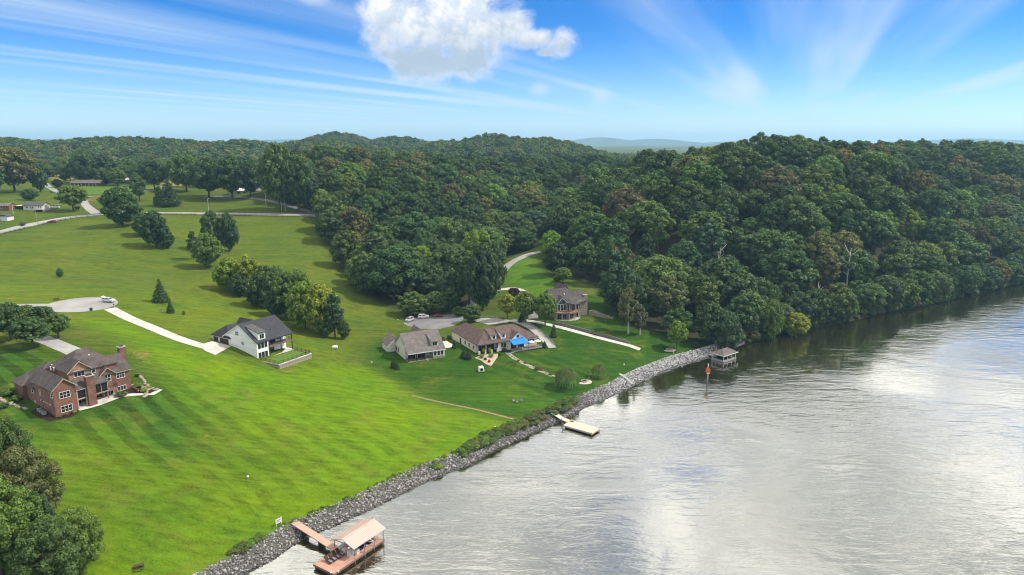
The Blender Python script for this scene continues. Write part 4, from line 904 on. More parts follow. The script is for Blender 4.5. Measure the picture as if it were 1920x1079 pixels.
# ------------------------------------------------------------------ white farmhouse
def white_house():
    h = House('white_farmhouse', (-81.2, 208.5, 12.0), 58, 'white farmhouse with charcoal roof and covered two level back porch')
    S, Wm = M_SHADOWGREY, M_WHITE
    # main block, left gable; the right bay of the front is an open porch under the same roof
    h.part('wall', MB().prism([(0, -2.5), (16.6, -2.5), (16.6, 5.6), (8.3, 10.5), (0, 5.6)], 0, 4.5, 'x'), Wm)
    h.part('wall', MB().prism([(3.2, -2.5), (16.6, -2.5), (16.6, 5.6), (8.3, 10.5), (3.2, 7.5)], 4.5, 14.0, 'x'), Wm)
    h.gable(0, 14.0, 0, 16.6, 5.65, 10.55, 'x', S, .35, .22)
    h.part('rake_board', MB().prism([(-.35, 5.45), (8.3, 10.56), (16.9, 5.45), (16.9, 5.1), (8.3, 10.2), (-.35, 5.1)], -.42, -.34, 'x'), M_TRIM)
    # garage wing
    h.wall(-.05, 7.5, 13.2, 22.6, -2, 5.15, Wm); h.hip(-.05, 8, 13.2, 22.6, 5.2, 8.4, S, .35, 'x', 2.6)
    h.gwall(6, 11, 12, 18.8, 2, 6, 9.2, 'y', Wm); h.gable(6, 11, 10, 19, 6.2, 9.5, 'y', S, .3)
    for a, b in ((14.0, 18.6), (19.4, 22.0)):
        g = h.part('garage_door', MB().box(-.16, -.05, a, b, 2.5, 4.7), M_GDOOR); MB().box(-.2, -.1, a - .12, a, 2.4, 4.85).box(-.2, -.1, b, b + .12, 2.4, 4.85).box(-.2, -.1, a, b, 4.7, 4.85).build('door_trim', M_TRIM, g)
    for y in (13.4, 19.0): h.part('wall_lamp', MB().box(-.25, -.05, y - .1, y + .1, 4.9, 5.2), M_BLACK)
    h.window('left', 0, 8.8, 10.2, 6.8, 8.0, 3, 2, M_TRIM); h.window('left', 0, 6.4, 7.4, 4.0, 5.0, 2, 2, M_TRIM); h.window('left', 0, 6.6, 7.6, 1.2, 1.5)
    for z0, z1 in ((3.6, 5.2), (.3, 2.1)):
        for i in range(3): h.window('front', 0, .55 + 1.25 * i, 1.4 + 1.25 * i, z0, z1, 1, 2, M_BLACK, .09)
    # shed dormer
    h.part('dormer_wall', MB().prism([(.5, 5.9), (.5, 8.4), (7.2, 9.75)], 1.2, 3.9, 'x'), Wm)
    h.part('dormer_roof', MB().prism([(.1, 8.42), (7.4, 9.95), (7.4, 10.1), (.1, 8.62)], .95, 4.15, 'x'), mat('grey_shed_roof', (.10, .09, .09), .85, .25, .15, .6, extra=shingle))
    h.window('front', .5, 1.75, 3.35, 6.5, 7.9, 2, 1, M_TRIM)
    # porch decks
    h.part('upper_deck', MB().box(4.5, 14.0, -.3, 3.2, 3.0, 3.25), M_WOOD); h.part('patio_slab', MB().box(4.5, 14.2, -.6, 3.2, -.4, .06), M_CONC)
    h.railing([(4.6, -.2), (13.9, -.2), (13.9, 3.0)], 3.25, 1.0, M_BLACK, 1.2)
    for x in (4.75, 9.3, 13.85): h.post(x, -.1, -.3, 5.5, M_BLACK, .11, 'porch_post')
    h.part('porch_beam', MB().box(4.5, 14.1, -.25, .05, 5.3, 5.6), M_BLACK)
    for a in ((5.3, 6.3, .1, 2.3), (6.8, 9.0, .1, 2.3), (5.3, 6.5, 3.3, 5.4), (7.2, 9.6, 3.3, 5.4), (10.6, 11.8, 3.9, 5.4)): h.window('front', 3.2, *a, 2, 1, M_BLACK, .09, name='patio_door')
    c = h.part('ceiling_fan', MB().box(11, 12.4, 1.2, 1.35, 5.6, 5.64).box(11.6, 11.75, .6, 2, 5.6, 5.64).box(11.6, 11.75, 1.2, 1.35, 5.64, 6.2), M_DARK)
    h.part('roof_vent', MB().box(8.0, 8.2, 3.0, 3.2, 7.4, 8.0), M_BLACK)
    return h
WH = white_house()
def terrace(h):
    pl = [(-.1, -1.0), (.2, -9.8), (13.8, -9.2), (14.1, -.6)]
    t = thing('retaining_wall', (h.o[0], h.o[1], h.o[2]), h.t, 'tan block retaining wall round the terrace of the white farmhouse', 'wall')
    for (a, b, z0) in ((pl[0], pl[1], -2.2), (pl[1], pl[2], -3.4), (pl[2], pl[3], -2.6)):
        L = math.dist(a, b); ang = math.atan2(b[1] - a[1], b[0] - a[0]); n = max(3, int(L / 1.3))
        for i in range(n):   # big stacked blocks
            for k in range(3):
                o = MB().box(0, L / n - .03, -.18, .18, 0, -z0 / 3 - .03).build('block', M_STONE, t); f = i / n
                o.location = (a[0] + (b[0] - a[0]) * f, a[1] + (b[1] - a[1]) * f, z0 + k * -z0 / 3 - .05 + rnd.uniform(-.01, .01)); o.rotation_euler = (0, 0, ang + rnd.uniform(-.012, .012))
    MB().tube([(*p, 0.02) for p in pl], .2, 4).build('coping', M_CONC, t)
    w = [h.w(*q) for q in pl]
    sheet('terrace_lawn', np.array(w), MATS['terrace_grass'], 0, 1.6, z=h.o[2] - .04)
    f = thing('terrace_fence', (h.o[0], h.o[1], h.o[2]), h.t, 'black metal picket fence round the terrace lawn of the white farmhouse', 'fence')
    ins = [(.3, -1.2), (.6, -9.4), (13.5, -8.8), (13.8, -.8)]
    for a, b in zip(ins[:-1], ins[1:]):
        L = math.dist(a, b); n = int(L / 1.8)
        for i in range(n + 1): x, y = a[0] + (b[0] - a[0]) * i / n, a[1] + (b[1] - a[1]) * i / n; MB().box(x - .04, x + .04, y - .04, y + .04, -.05, 1.15).build('post', M_BLACK, f)
        m = MB()
        for z in (.15, 1.0): m.tube([(*a, z), (*b, z)], .025, 4)
        m.build('rail', M_BLACK, f); m = MB(); k = int(L / .16)
        for i in range(k): x, y = a[0] + (b[0] - a[0]) * i / k, a[1] + (b[1] - a[1]) * i / k; m.box(x - .01, x + .01, y - .01, y + .01, .1, 1.05)
        tag(m.build('pickets', M_BLACK, f), kind='stuff')
mat('terrace_grass', (0.10, 0.17, 0.028), .9, .1, .2, 1.5, .4, 6)
terrace(WH)

# ------------------------------------------------------------------ grey roofed cottage
def grey_house():
    h = House('grey_roofed_house', (-35.6, 224.4, 6.0), 27, 'cream house with plain taupe shingle roof and shed dormer')
    S, C = M_GREYSH, M_CREAM
    h.part('wall', MB().prism([(0, -2), (15.8, -2), (15.8, 3.1), (7.9, 8.1), (0, 3.1)], 8.9, 13.4, 'x'), C)
    h.part('wall', MB().prism([(3.2, -2), (15.8, -2), (15.8, 3.1), (7.9, 8.1), (3.2, 5.1)], 0, 8.9, 'x'), C)
    h.gable(0, 13.4, 0, 15.8, 3.1, 8.15, 'x', S, .3)
    h.part('rake_board', MB().prism([(-.3, 2.92), (7.9, 8.15), (16.1, 2.92), (16.1, 2.6), (7.9, 7.8), (-.3, 2.6)], -.38, -.3, 'x'), M_TAN)
    h.part('fascia', MB().box(-.2, 13.7, -.4, -.3, 2.7, 3.0), M_TRIM)
    h.gwall(-3.0, 3.0, 14.5, 21, -2, 2.6, 5.2, 'y', C); h.gable(-3.0, 3.0, 14.5, 21, 2.6, 5.2, 'y', S, .3); h.gwall(6.5, 10, 14, 18, -1, 3, 7.3, 'y', C); h.gable(6.5, 10, 9, 17.5, 5.6, 8.0, 'y', S, .25)
    h.part('dormer_wall', MB().prism([(1.6, 3.9), (1.6, 5.6), (6.9, 7.3)], 9.0, 11.6, 'x'), C); h.part('dormer_roof', MB().prism([(1.2, 5.55), (7.2, 7.6), (7.2, 7.78), (1.2, 5.75)], 8.75, 11.85, 'x'), S)
    h.window('front', 1.6, 9.5, 11.1, 4.2, 5.4, 2, 1, M_TRIM)
    for i in range(3): h.window('front', 0, 9.35 + 1.3 * i, 10.2 + 1.3 * i, .95, 2.6, 1, 1, M_TRIM)
    h.window('left', 0, 13.0, 14.0, .6, 2.2, 1, 2, M_DARK); h.window('left', 0, 10.8, 11.5, .6, 2.2, 1, 2, M_DARK); h.window('front', 3.2, 1.0, 3.5, .1, 2.3, 2, 1, M_DARK, name='patio_door'); h.window('front', 3.2, 4.6, 6.8, .1, 2.3, 2, 1, M_DARK, name='patio_door')
    h.part('porch_floor', MB().box(-.1, 8.9, -.2, 3.2, -.9, .1), M_STONE); h.part('plinth', MB().box(8.95, 13.5, -.12, 0, -2, .85), M_STONE)
    for x in (.2, 3.0, 5.9, 8.7): h.post(x, .05, .1, 2.8, M_DARK, .13, 'porch_post')
    h.railing([(.2, 0), (3, 0), (5.8, 0)], .1, .9, M_DARK, .7); h.railing([(.1, 3.1), (.1, 0)], .1, .9, M_DARK, .7)
    h.part('steps', sum_boxes([(6.4, 9.3, -.5 - .35 * i, -.2 - .35 * i, -1.6, -.1 - .2 * i) for i in range(4)]), M_CONCG); h.railing([(6.5, -.3), (6.5, -1.7)], -.3, .9, M_TRIM, .6)
    h.part('porch_table', MB().box(4.2, 5.8, 1.0, 1.9, .75, .8).box(4.4, 4.5, 1.4, 1.5, .1, .75).box(5.5, 5.6, 1.4, 1.5, .1, .75), M_DARK)
    return h
GH = grey_house()

# ------------------------------------------------------------------ long brown roofed ranch house
def ranch_house():
    h = House('ranch_house', (-12.0, 232.9, 6.0), 29, 'long cream house with brown hipped roof and blue deck awning')
    S, C = M_BROWNSH, M_CREAM
    h.wall(0, 8.0, 2.0, 22.6, -2, 3.5, C); h.wall(8.0, 24.4, 0, 13, -2, 3.4, C)
    h.window('front', 2.0, 1.2, 3.4, .1, 2.5, 2, 1, M_DARK, name='patio_door'); h.window('front', 2.0, 4.6, 7.2, .1, 2.5, 3, 1, M_DARK, name='patio_door')
    h.hip(0, 8.4, 0, 22.8, 3.55, 7.0, S, .45, 'y', 4.4); h.hip(0, 24.4, 0, 13.2, 3.5, 7.6, S, .45, 'x', 7.0)
    h.gwall(12.5, 19.3, -.35, 5, -1, 3.4, 6.1, 'y', M_WHITE); h.gable(12.5, 19.3, -.3, 6.5, 3.4, 6.15, 'y', S, .35); h.rake(12.2, 19.6, -.68, 3.15, 6.1, M_TRIM)
    for x in (5.8, 9.7):
        h.part('dormer_wall', MB().prism([(.9, 3.8), (.9, 6.15), (6.2, 7.0)], x, x + 1.9, 'x'), M_WHITE); h.part('dormer_roof', MB().prism([(.5, 6.1), (6.6, 7.15), (6.6, 7.33), (.5, 6.28)], x - .25, x + 2.15, 'x'), S); h.window('front', .9, x + .5, x + 1.4, 4.7, 5.8, 1, 1, M_TRIM)
    h.window('front', 0, 9.2, 11.3, 1.2, 3.0, 2, 1, M_TRIM); h.window('front', -.35, 15.4, 16.4, 4.2, 5.2, 1, 1, M_TRIM)
    h.window('front', -.35, 13.2, 15.2, .5, 2.7, 2, 1, M_DARK, name='patio_door'); h.window('front', -.35, 16.0, 18.4, .5, 2.7, 2, 1, M_DARK, name='patio_door'); h.window('front', 0, 20.4, 23.2, 1.4, 2.8, 4, 1, M_TRIM)
    for a in ((14.6, 15.4, 0.2, 2.4), (10.6, 11.2, 1.2, 2.3), (7.2, 7.8, 1.2, 2.3), (3.4, 4.0, 1.2, 2.3)): h.window('left', 0, *a, 1, 1, M_DARK, .08)
    # columned porch
    h.part('porch_floor', MB().box(.05, 8.2, -.3, 2, -1.6, .05), M_CONCG)
    for x in (.3, 2.7, 5.2, 7.7): h.post(x, .1, .05, 3.4, M_DARK, .09, 'porch_post'); h.part('pillar', MB().box(x - .32, x + .32, -.4, .28, -1.8, 1.2), M_CREAM)
    h.railing([(.4, .1), (2.6, .1), (5.1, .1), (7.6, .1)], .05, 1.0, M_DARK, .5)
    # raised deck
    h.part('deck', MB().box(12.6, 24.6, -3.6, -.4, .05, .3), M_GREYWOOD); h.part('deck_skirt', MB().box(12.7, 24.5, -3.5, -3.42, -1.4, .05), M_DARK)
    h.railing([(12.7, -3.5), (24.5, -3.5), (24.5, -.5)], .3, 1.0, M_WOOD, .6)
    h.part('deck_steps', sum_boxes([(11.4 - .01 * i, 12.6, -3.4 - .32 * i, -3.1 - .32 * i, -1.4, .2 - .25 * i) for i in range(5)]), M_GREYWOOD)
    aw = h.part('awning', MB().add([(12.0, -4.2, 3.0), (18.8, -4.2, 3.0), (18.4, -.4, 4.0), (12.4, -.4, 4.0), (12.0, -4.2, 2.8), (18.8, -4.2, 2.8), (18.4, -.4, 3.92), (12.4, -.4, 3.92)], [(0, 1, 2, 3), (7, 6, 5, 4), (0, 4, 5, 1), (1, 5, 6, 2), (0, 3, 7, 4), (2, 6, 7, 3)]), M_BLUE)
    for x in (12.3, 15.4, 18.5): MB().box(x - .05, x + .05, -4.05, -3.95, .2, 2.9).build('awning_pole', M_DARK, aw)
    return h
RH = ranch_house()

# ------------------------------------------------------------------ stone lodge
def lodge():
    h = House('stone_lodge', (24.9, 272.1, 9.0), 20, 'tan stone lodge with glazed gable and curved wraparound deck', 'house')
    S = M_LODGESH
    h.wall(-7, 4.5, 1.5, 14, -2, 6.9, M_STONE); h.wall(4.5, 8.5, 4, 13, -1, 6.4, M_STONE)
    h.part('roof', MB().add([(-9.5, 2, 7.0), (-1, .2, 6.9), (3.8, 2.6, 6.9), (3.8, 14, 6.9), (-9.5, 14, 7.0), (-8.2, 7.5, 11.4), (.2, 7.0, 11.9)], [(0, 1, 6, 5), (1, 2, 6), (2, 3, 6), (3, 4, 5, 6), (4, 0, 5), (0, 4, 3, 2, 1)]), S)
    h.gable(-1.6, 2.6, 8, 16, 9.2, 12.2, 'y', S, .4); h.gwall(-1.4, 2.4, 8.2, 15.8, 5, 9.2, 12.0, 'y', M_TAN); h.gable(1, 8.6, 6.5, 12.5, 7.6, 9.6, 'x', S, .4)
    # glazed front gable
    h.gwall(-6.6, -2.3, .9, 6, -2, 6.7, 9.2, 'y', M_STONE); h.gable(-6.6, -2.3, .8, 6.5, 6.8, 9.3, 'y', S, .4); h.rake(-7.0, -1.9, .36, 6.55, 9.2, M_TRIM)
    for i in range(3): h.window('front', .9, -6.2 + 1.25 * i, -5.2 + 1.25 * i, 3.6, 6.2, 1, 1, M_TRIM, .08)
    for s in (-1, 1):
        a, b = (-5.9, -4.55) if s < 0 else (-4.35, -3.0); z0, za = 6.5, 8.3
        pl = [(a, z0), (b, z0), (b, za), (a, z0 + .7)] if s < 0 else [(a, z0), (b, z0), (b, z0 + .7), (a, za)]
        h.part('gable_pane', MB().prism(pl, .84, .9, 'y'), M_GLASS)
    # polygonal porch roof, deck and posts
    arc = [(-7.2, .2), (-5.0, -1.2), (-2.2, -1.9), (.4, -1.6), (2.6, -.2), (4.2, 2.2)]
    inner = [(-7.2, 3.0)] + [(4.2, 4.0)]
    pr = [(-2.4, .3), (-.2, -1.7), (2.0, -1.1), (4.4, 1.2), (8.6, 3.8), (8.6, 6.5), (-2.4, 3.5)]
    zt = [6.9, 6.5, 6.4, 6.5, 6.6, 7.6, 8.2]
    h.part('porch_roof', MB().add([(x, y, z) for (x, y), z in zip(pr, zt)] + [(x, y, z - .22) for (x, y), z in zip(pr, zt)], [(0, 1, 2, 6), (2, 3, 6), (3, 4, 5, 6), (7, 13, 9, 8), (9, 13, 10), (10, 13, 12, 11)] + [(i, (i + 1) % 7, (i + 1) % 7 + 7, i + 7) for i in range(7)]), S)
    h.part('deck', MB().prism([(p[0], p[1]) for p in arc + inner[::-1]], 2.75, 3.0, 'z'), M_DECK)
    h.part('deck_fascia', MB().prism([(p[0] * 1.01, p[1] - .06) for p in arc] + [(p[0], p[1] + .1) for p in arc[::-1]], 2.6, 3.05, 'z'), M_WOOD)
    h.railing(arc, 3.0, 1.0, M_DECK, .55)
    for p in arc: h.post(p[0], p[1] + .1, -1, 2.7, M_TAN, .14, 'deck_post')
    for p in arc[2:]: h.post(p[0], p[1] + .15, 3.0, 6.5, M_TAN, .11, 'porch_post')
    h.part('terrace_slab', MB().prism([(p[0] * 1.04, p[1] - .4) for p in arc] + [(4.3, 4), (-7.4, 3)], -.8, .06, 'z'), M_CONC)
    for a in ((-6.3, -4.8, .2, 2.3), (-4.3, -2.4, .2, 2.3), (-.9, .9, .2, 2.3), (1.6, 3.2, .2, 2.3), (-1.4, -.3, 3.2, 5.6), (.4, 2.0, 3.2, 5.6), (2.5, 3.9, 3.4, 5.6)): h.window('front', 1.5 if a[0] > -2 else .9, *a, 2, 1, M_TAN, .09)
    h.window('right', 4.5, 2.2, 3.4, 3.6, 5.4, 1, 1, M_TAN)
    h.part('chimney', MB().box(7.4, 9.2, 5, 6.6, -1, 8.4), M_STONE); h.part('skylight', MB().box(-2.2, -1.8, 4.0, 4.5, 9.4, 9.9), M_TRIM); h.part('roof_vent', MB().box(-8.6, -7.9, 4.2, 4.8, 8.6, 9.6), M_TRIM)
    return h
LH = lodge()
t = thing('stepped_wall', (*LH.w(9, 3.2), 8.6), R(-14), 'tan stepped stone retaining wall beside the lodge', 'wall')
for i in range(6): MB().box(i * 1.7, i * 1.7 + 1.68, -.25, .25, -1.8, 2.4 - i * .42).build('wall_panel', M_STONE, t)

# ------------------------------------------------------------------ boat docks
def boat_dock():
    h = House('boat_dock', (-38.1, 117.0, 0.0), 57, 'red decked boat dock with a pale ribbed gable roof in the foreground', 'dock')
    dk = MB()
    for b in ((0, 6.2, -5.6, 0, .72, .9), (6.2, 13.6, -5.6, -4.3, .72, .9), (6.2, 13.6, -1.2, 0, .72, .9), (12.4, 13.6, -4.3, -1.2, .72, .9)): dk.box(*b)
    h.part('deck', dk, M_DECK)
    h.part('fascia', MB().box(-.04, 13.64, -5.66, -5.6, .5, .93).box(-.06, 0, -5.6, 0, .5, .93).box(0, 5.1, 0, .06, .5, .93), M_WOOD)
    fl = MB()
    for x in (.2, 2.4, 4.6, 7.0, 9.2, 11.4): fl.box(x, x + 1.9, -5.4, -4.5, -.25, .5)
    for x in (.2, 2.4, 4.4): fl.box(x, x + 1.7, -3.9, -.2, -.25, .5)
    h.part('float', fl, M_DARK)
    # roof: two slabs with raised ribs
    for s, (ya, yb) in enumerate(((-5.75, -2.65), (.6, -2.65))):
        sl = h.part('roof_slope', MB().add([(5.1, ya, 3.25), (14.0, ya, 3.25), (14.0, yb, 4.35), (5.1, yb, 4.35), (5.1, ya, 3.17), (14.0, ya, 3.17), (14.0, yb, 4.27), (5.1, yb, 4.27)], [(0, 1, 2, 3), (7, 6, 5, 4), (0, 4, 5, 1), (1, 5, 6, 2), (2, 6, 7, 3), (3, 7, 4, 0)]), M_ROOFPINK)
        for i in range(24):
            x = 5.12 + 8.8 * i / 23; o = MB().add([(x, ya, 3.25), (x + .06, ya, 3.25), (x + .06, yb, 4.35), (x, yb, 4.35), (x, ya, 3.30), (x + .06, ya, 3.30), (x + .06, yb, 4.40), (x, yb, 4.40)], [(3, 2, 1, 0), (4, 5, 6, 7), (0, 1, 5, 4), (1, 2, 6, 5), (2, 3, 7, 6), (3, 0, 4, 7)]).build('roof_rib', M_ROOFPINK, sl)
    h.part('ridge_cap', MB().box(5.05, 14.05, -2.78, -2.52, 4.33, 4.44), M_ROOFPINK)
    for x in (5.6, 8.2, 10.9, 13.5):
        for y in (-5.45, .1 if x < 13 else -.1): h.part('post', MB().box(x - .06, x + .06, y - .06, y + .06, -1.5, 3.3), M_GREYWOOD)
        h.part('truss', MB().box(x - .05, x + .05, -5.5, .3, 3.1, 3.2).tube([(x, -5.4, 3.2), (x, -2.65, 4.25), (x, .2, 3.2)], .06, 5), M_GREYWOOD)
    gp = np.array([5.9, 13.4]); L = 13.4
    g = h.part('gangway', MB().add([(5.1, 0, .92), (6.7, 0, .92), (7.4, 13.7, 2.25), (5.8, 13.7, 2.25), (5.1, 0, .74), (6.7, 0, .74), (7.4, 13.7, 2.05), (5.8, 13.7, 2.05)], [(0, 1, 2, 3), (7, 6, 5, 4), (0, 4, 5, 1), (1, 5, 6, 2), (2, 6, 7, 3), (3, 7, 4, 0)]), mat('gangway_planks', (0.50, 0.31, 0.235), .75, .25, .1, .8, extra=planked(5.0, 1, .75)))
    for y, f in ((4.5, .33), (9.5, .7)): MB().box(5.3, 7.0, y, y + .15, -1.5, .74 + f * 1.3).build('support', M_DARK, g)
    for x, y in ((1.0, -5.75), (0, -4.9)): h.part('mooring_cleat', MB().box(x - .2, x + .2, y - .08, y + .08, .9, 1.05).box(x - .08, x + .08, y - .06, y + .06, .7, .9), M_TRIM)
    return h
DK = boat_dock()
def lounger(i, lab):
    h = DK; x = 1.7 + .98 * i; w = h.w(x, -1.9); t = thing('deck_chair', (w[0], w[1], .9), h.t + rnd.uniform(-.04, .04), lab, 'chair', 'lounge chairs on the boat dock')
    M = mat('brown_wicker', (.055, .035, .033), .8, .2, .2, 6, .3, 20)
    MB().box(0, .72, -1.1, .3, .32, .42).build('seat', M, t, bevel=.02)
    MB().add([(0, .3, .36), (.72, .3, .36), (.72, .85, 1.05), (0, .85, 1.05), (0, .38, .3), (.72, .38, .3), (.72, .93, 1.0), (0, .93, 1.0)], [(0, 1, 2, 3), (7, 6, 5, 4), (0, 4, 5, 1), (1, 5, 6, 2), (2, 6, 7, 3), (3, 7, 4, 0)]).build('backrest', M, t)
    for a, b in ((.03, -1.05), (.63, -1.05), (.03, .22), (.63, .22)): MB().box(a, a + .06, b, b + .06, 0, .32).build('leg', M, t)
    for a in (.0, .66): MB().box(a, a + .06, -.5, .3, .55, .6).box(a, a + .06, -.5, -.44, .42, .55).build('armrest', M, t)
    cu = mat('grey_cushion', (.20, .17, .17), .9, .1, .1); MB().box(.08, .64, -1.05, -.1, .42, .5).build('cushion', cu, t, bevel=.02)
for i, lab in enumerate(('brown lounge chair nearest the open end of the boat dock', 'second brown lounge chair from the open end of the boat dock', 'third brown lounge chair from the open end of the boat dock', 'brown lounge chair nearest the roof of the boat dock')): lounger(i, lab)
def dock_box(x, y, sx, sy, sz, name, label, cat, m, lid=True):
    w = DK.w(x, y); t = thing(name, (w[0], w[1], .9), DK.t, label, cat)
    MB().box(0, sx, 0, sy, 0, sz).build('body', m, t, bevel=.03)
    if lid: MB().box(-.03, sx + .03, -.03, sy + .03, sz, sz + .08).build('lid', m, t, bevel=.02)
    MB().box(sx * .4, sx * .6, -.05, 0, sz * .6, sz * .7).build('handle', M_BLACK, t)
M_PLAST = mat('white_plastic', (.62, .58, .53), .5, .4, .06)
dock_box(5.4, -4.3, .9, .8, 1.1, 'deck_cabinet', 'tall white cabinet under the right eave of the boat dock roof', 'cabinet', M_PLAST)
dock_box(6.6, -4.9, .8, .6, .9, 'deck_cabinet', 'smaller white cabinet at the water side post of the boat dock', 'cabinet', M_PLAST)
dock_box(5.6, -2.7, .8, .9, .8, 'cool_box', 'low white cool box in the middle of the boat dock', 'cool box', M_PLAST)
dock_box(5.5, -1.4, 1.6, .8, .8, 'storage_bench', 'white storage bench at the gangway side of the boat dock', 'bench', M_PLAST)
def jet_ski():
    w = DK.w(8.3, -2.9); t = thing('jet_ski', (w[0], w[1], .15), DK.t, 'dark jet ski on its lift under the boat dock roof', 'jet ski')
    MB().prism([(0, -.5), (2.2, -.5), (3.0, 0), (2.2, .5), (0, .5)], 0.2, .75, 'z').build('hull', M_BLACK, t, bevel=.1); MB().box(.2, 1.5, -.22, .22, .75, 1.15).build('seat', M_DARK, t, bevel=.08)
    MB().tube([(1.7, -.45, 1.35), (1.75, 0, 1.4), (1.7, .45, 1.35)], .04, 6).tube([(1.75, 0, .7), (1.75, 0, 1.4)], .07, 6).build('handlebar', M_BLACK, t); MB().add([(1.8, -.4, .75), (2.8, 0, .75), (1.8, .4, .75), (1.8, 0, 1.2)], [(0, 1, 3), (1, 2, 3), (2, 0, 3), (0, 2, 1)]).build('cowl', M_TRIM, t)
jet_ski()
def swim_dock():
    h = House('swim_dock', (14.7, 183.1, 0.0), -37, 'pale timber swim dock with a gangway and no roof', 'dock')
    h.part('deck', MB().box(0, 9.5, 0, 4.3, .62, .82), M_PALEDECK); h.part('fascia', MB().box(-.06, 9.56, -.06, 0, .38, .84).box(9.5, 9.56, 0, 4.36, .38, .84).box(0, 9.5, 4.3, 4.36, .38, .84), M_PALEDECK)
    h.part('float', sum_boxes([(.4 + 2.3 * i, 2.2 + 2.3 * i, .3, 4.0, -.3, .62) for i in range(4)]), M_DARK)
    h.part('gangway', MB().add([(-2.2, 2.5, 1.0), (.3, 2.4, .92), (.3, 4.1, .92), (-2.2, 4.2, 1.0), (-6.9, 2.9, 2.2), (-6.9, 4.5, 2.2), (-2.2, 2.5, .85), (.3, 2.4, .83), (.3, 4.1, .83), (-2.2, 4.2, .85), (-6.9, 2.9, 2.05), (-6.9, 4.5, 2.05)], [(0, 1, 2, 3), (4, 0, 3, 5), (9, 8, 7, 6), (11, 9, 6, 10), (0, 6, 7, 1), (4, 10, 6, 0), (3, 2, 8, 9), (5, 3, 9, 11), (4, 5, 11, 10)]), M_PALEDECK)
    for x, y in ((-.1, -.1), (-.1, 4.4), (9.3, 4.2), (9.3, .1), (-2.2, 2.5), (-2.2, 4.2)): h.part('pile', MB().tube([(x, y, -2), (x, y, 1.5 if x < 0 else .95)], .13, 8), M_GREYWOOD)
    b = h.part('bench', MB().box(.4, 1.3, 3.2, 4.0, 1.15, 1.25).box(.45, .55, 3.25, 3.95, .82, 1.15).box(1.15, 1.25, 3.25, 3.95, .82, 1.15), M_GREYWOOD)
    h.part('ladder', MB().tube([(9.0, 3.6, .4), (9.0, 3.6, 1.5), (9.4, 3.6, 1.5), (9.6, 3.6, -.3)], .03, 6).tube([(9.0, 4.1, .4), (9.0, 4.1, 1.5), (9.4, 4.1, 1.5), (9.6, 4.1, -.3)], .03, 6), M_TRIM)
    for x in (1.5, 4.0, 6.5, 8.6): h.part('cleat', MB().box(x, x + .3, .15, .25, .82, .92), M_TRIM)
    return h
swim_dock()
def hip_boathouse():
    h = House('boathouse', (78.4, 242.0, 0.0), 38, 'small hip roofed boathouse at the end of the stone bank', 'boathouse')
    M = mat('boathouse_shingle', (.15, .125, .12), .9, .2, .2, .8, .3, 10, extra=shingle)
    h.hip(0, 8.2, 0, 5.2, 2.7, 4.3, M, .45, 'x', 2.9); h.part('eave_board', MB().box(-.42, 8.62, -.48, -.42, 2.45, 2.72).box(-.48, -.42, -.42, 5.6, 2.45, 2.72), M_TRIM)
    dk = MB()
    for b in ((-.2, 7.6, -.3, .9, .35, .6), (-.2, .9, .9, 5.2, .35, .6), (6.6, 7.6, .9, 5.2, .35, .6)): dk.box(*b)
    h.part('deck', dk, M_GREYWOOD); h.part('fascia', MB().box(-.25, 7.65, -.36, -.3, .1, .66).box(-.26, -.2, -.3, 5.2, .1, .66), M_CONCG)
    for x in (.1, 2.6, 5.2, 7.5):
        for y in (.0, 5.0): h.part('post', MB().box(x - .08, x + .08, y - .08, y + .08, -1.5, 2.7), M_TRIM)
    h.part('railing', MB().box(.1, 7.5, 4.9, 5.0, 1.3, 1.4).box(.1, 7.5, 4.9, 5.0, .9, .97), M_TRIM); h.part('gangway', MB().box(2, 3.4, 5.2, 9, .5, .75), M_GREYWOOD); h.part('boat_lift', MB().box(1.5, 6, 1.6, 4.2, .2, 1.1), M_DARK)
    h.part('finial', MB().tube([(3, 2.6, 4.2), (3, 2.6, 5.0)], .03, 5), M_TRIM)
    return h
hip_boathouse()
def channel_marker():
    p = atz(1326, 719, 0); t = thing('channel_marker', (p[0], p[1], 0), R(10), 'orange channel marker board on a pole standing in the river', 'marker')
    MB().tube([(0, 0, -3), (0, 0, 5.2)], .26, 12).build('pole', M_GREYWOOD, t, smooth=True)
    MB().prism([(-.75, 3.9), (.75, 3.9), (.75, 5.0), (0, 5.9), (-.75, 5.0)], -.34, -.28, 'y').build('orange_board', M_ORANGE, t); MB().prism([(-.55, 3.45), (.55, 3.45), (.55, 3.88), (-.55, 3.88)], -.34, -.28, 'y').build('white_board', M_TRIM, t)
    MB().prism([(-.75, 3.9), (.75, 3.9), (.75, 5.0), (0, 5.9), (-.75, 5.0)], .28, .34, 'y').build('orange_board', M_ORANGE, t)
    MB().lathe([(.35, 5.2), (.35, 5.3), (.16, 5.35), (.16, 6.3), (.22, 6.4), (.2, 6.8), (.04, 7.1)], 12).build('lamp', M_TRIM, t)
channel_marker()

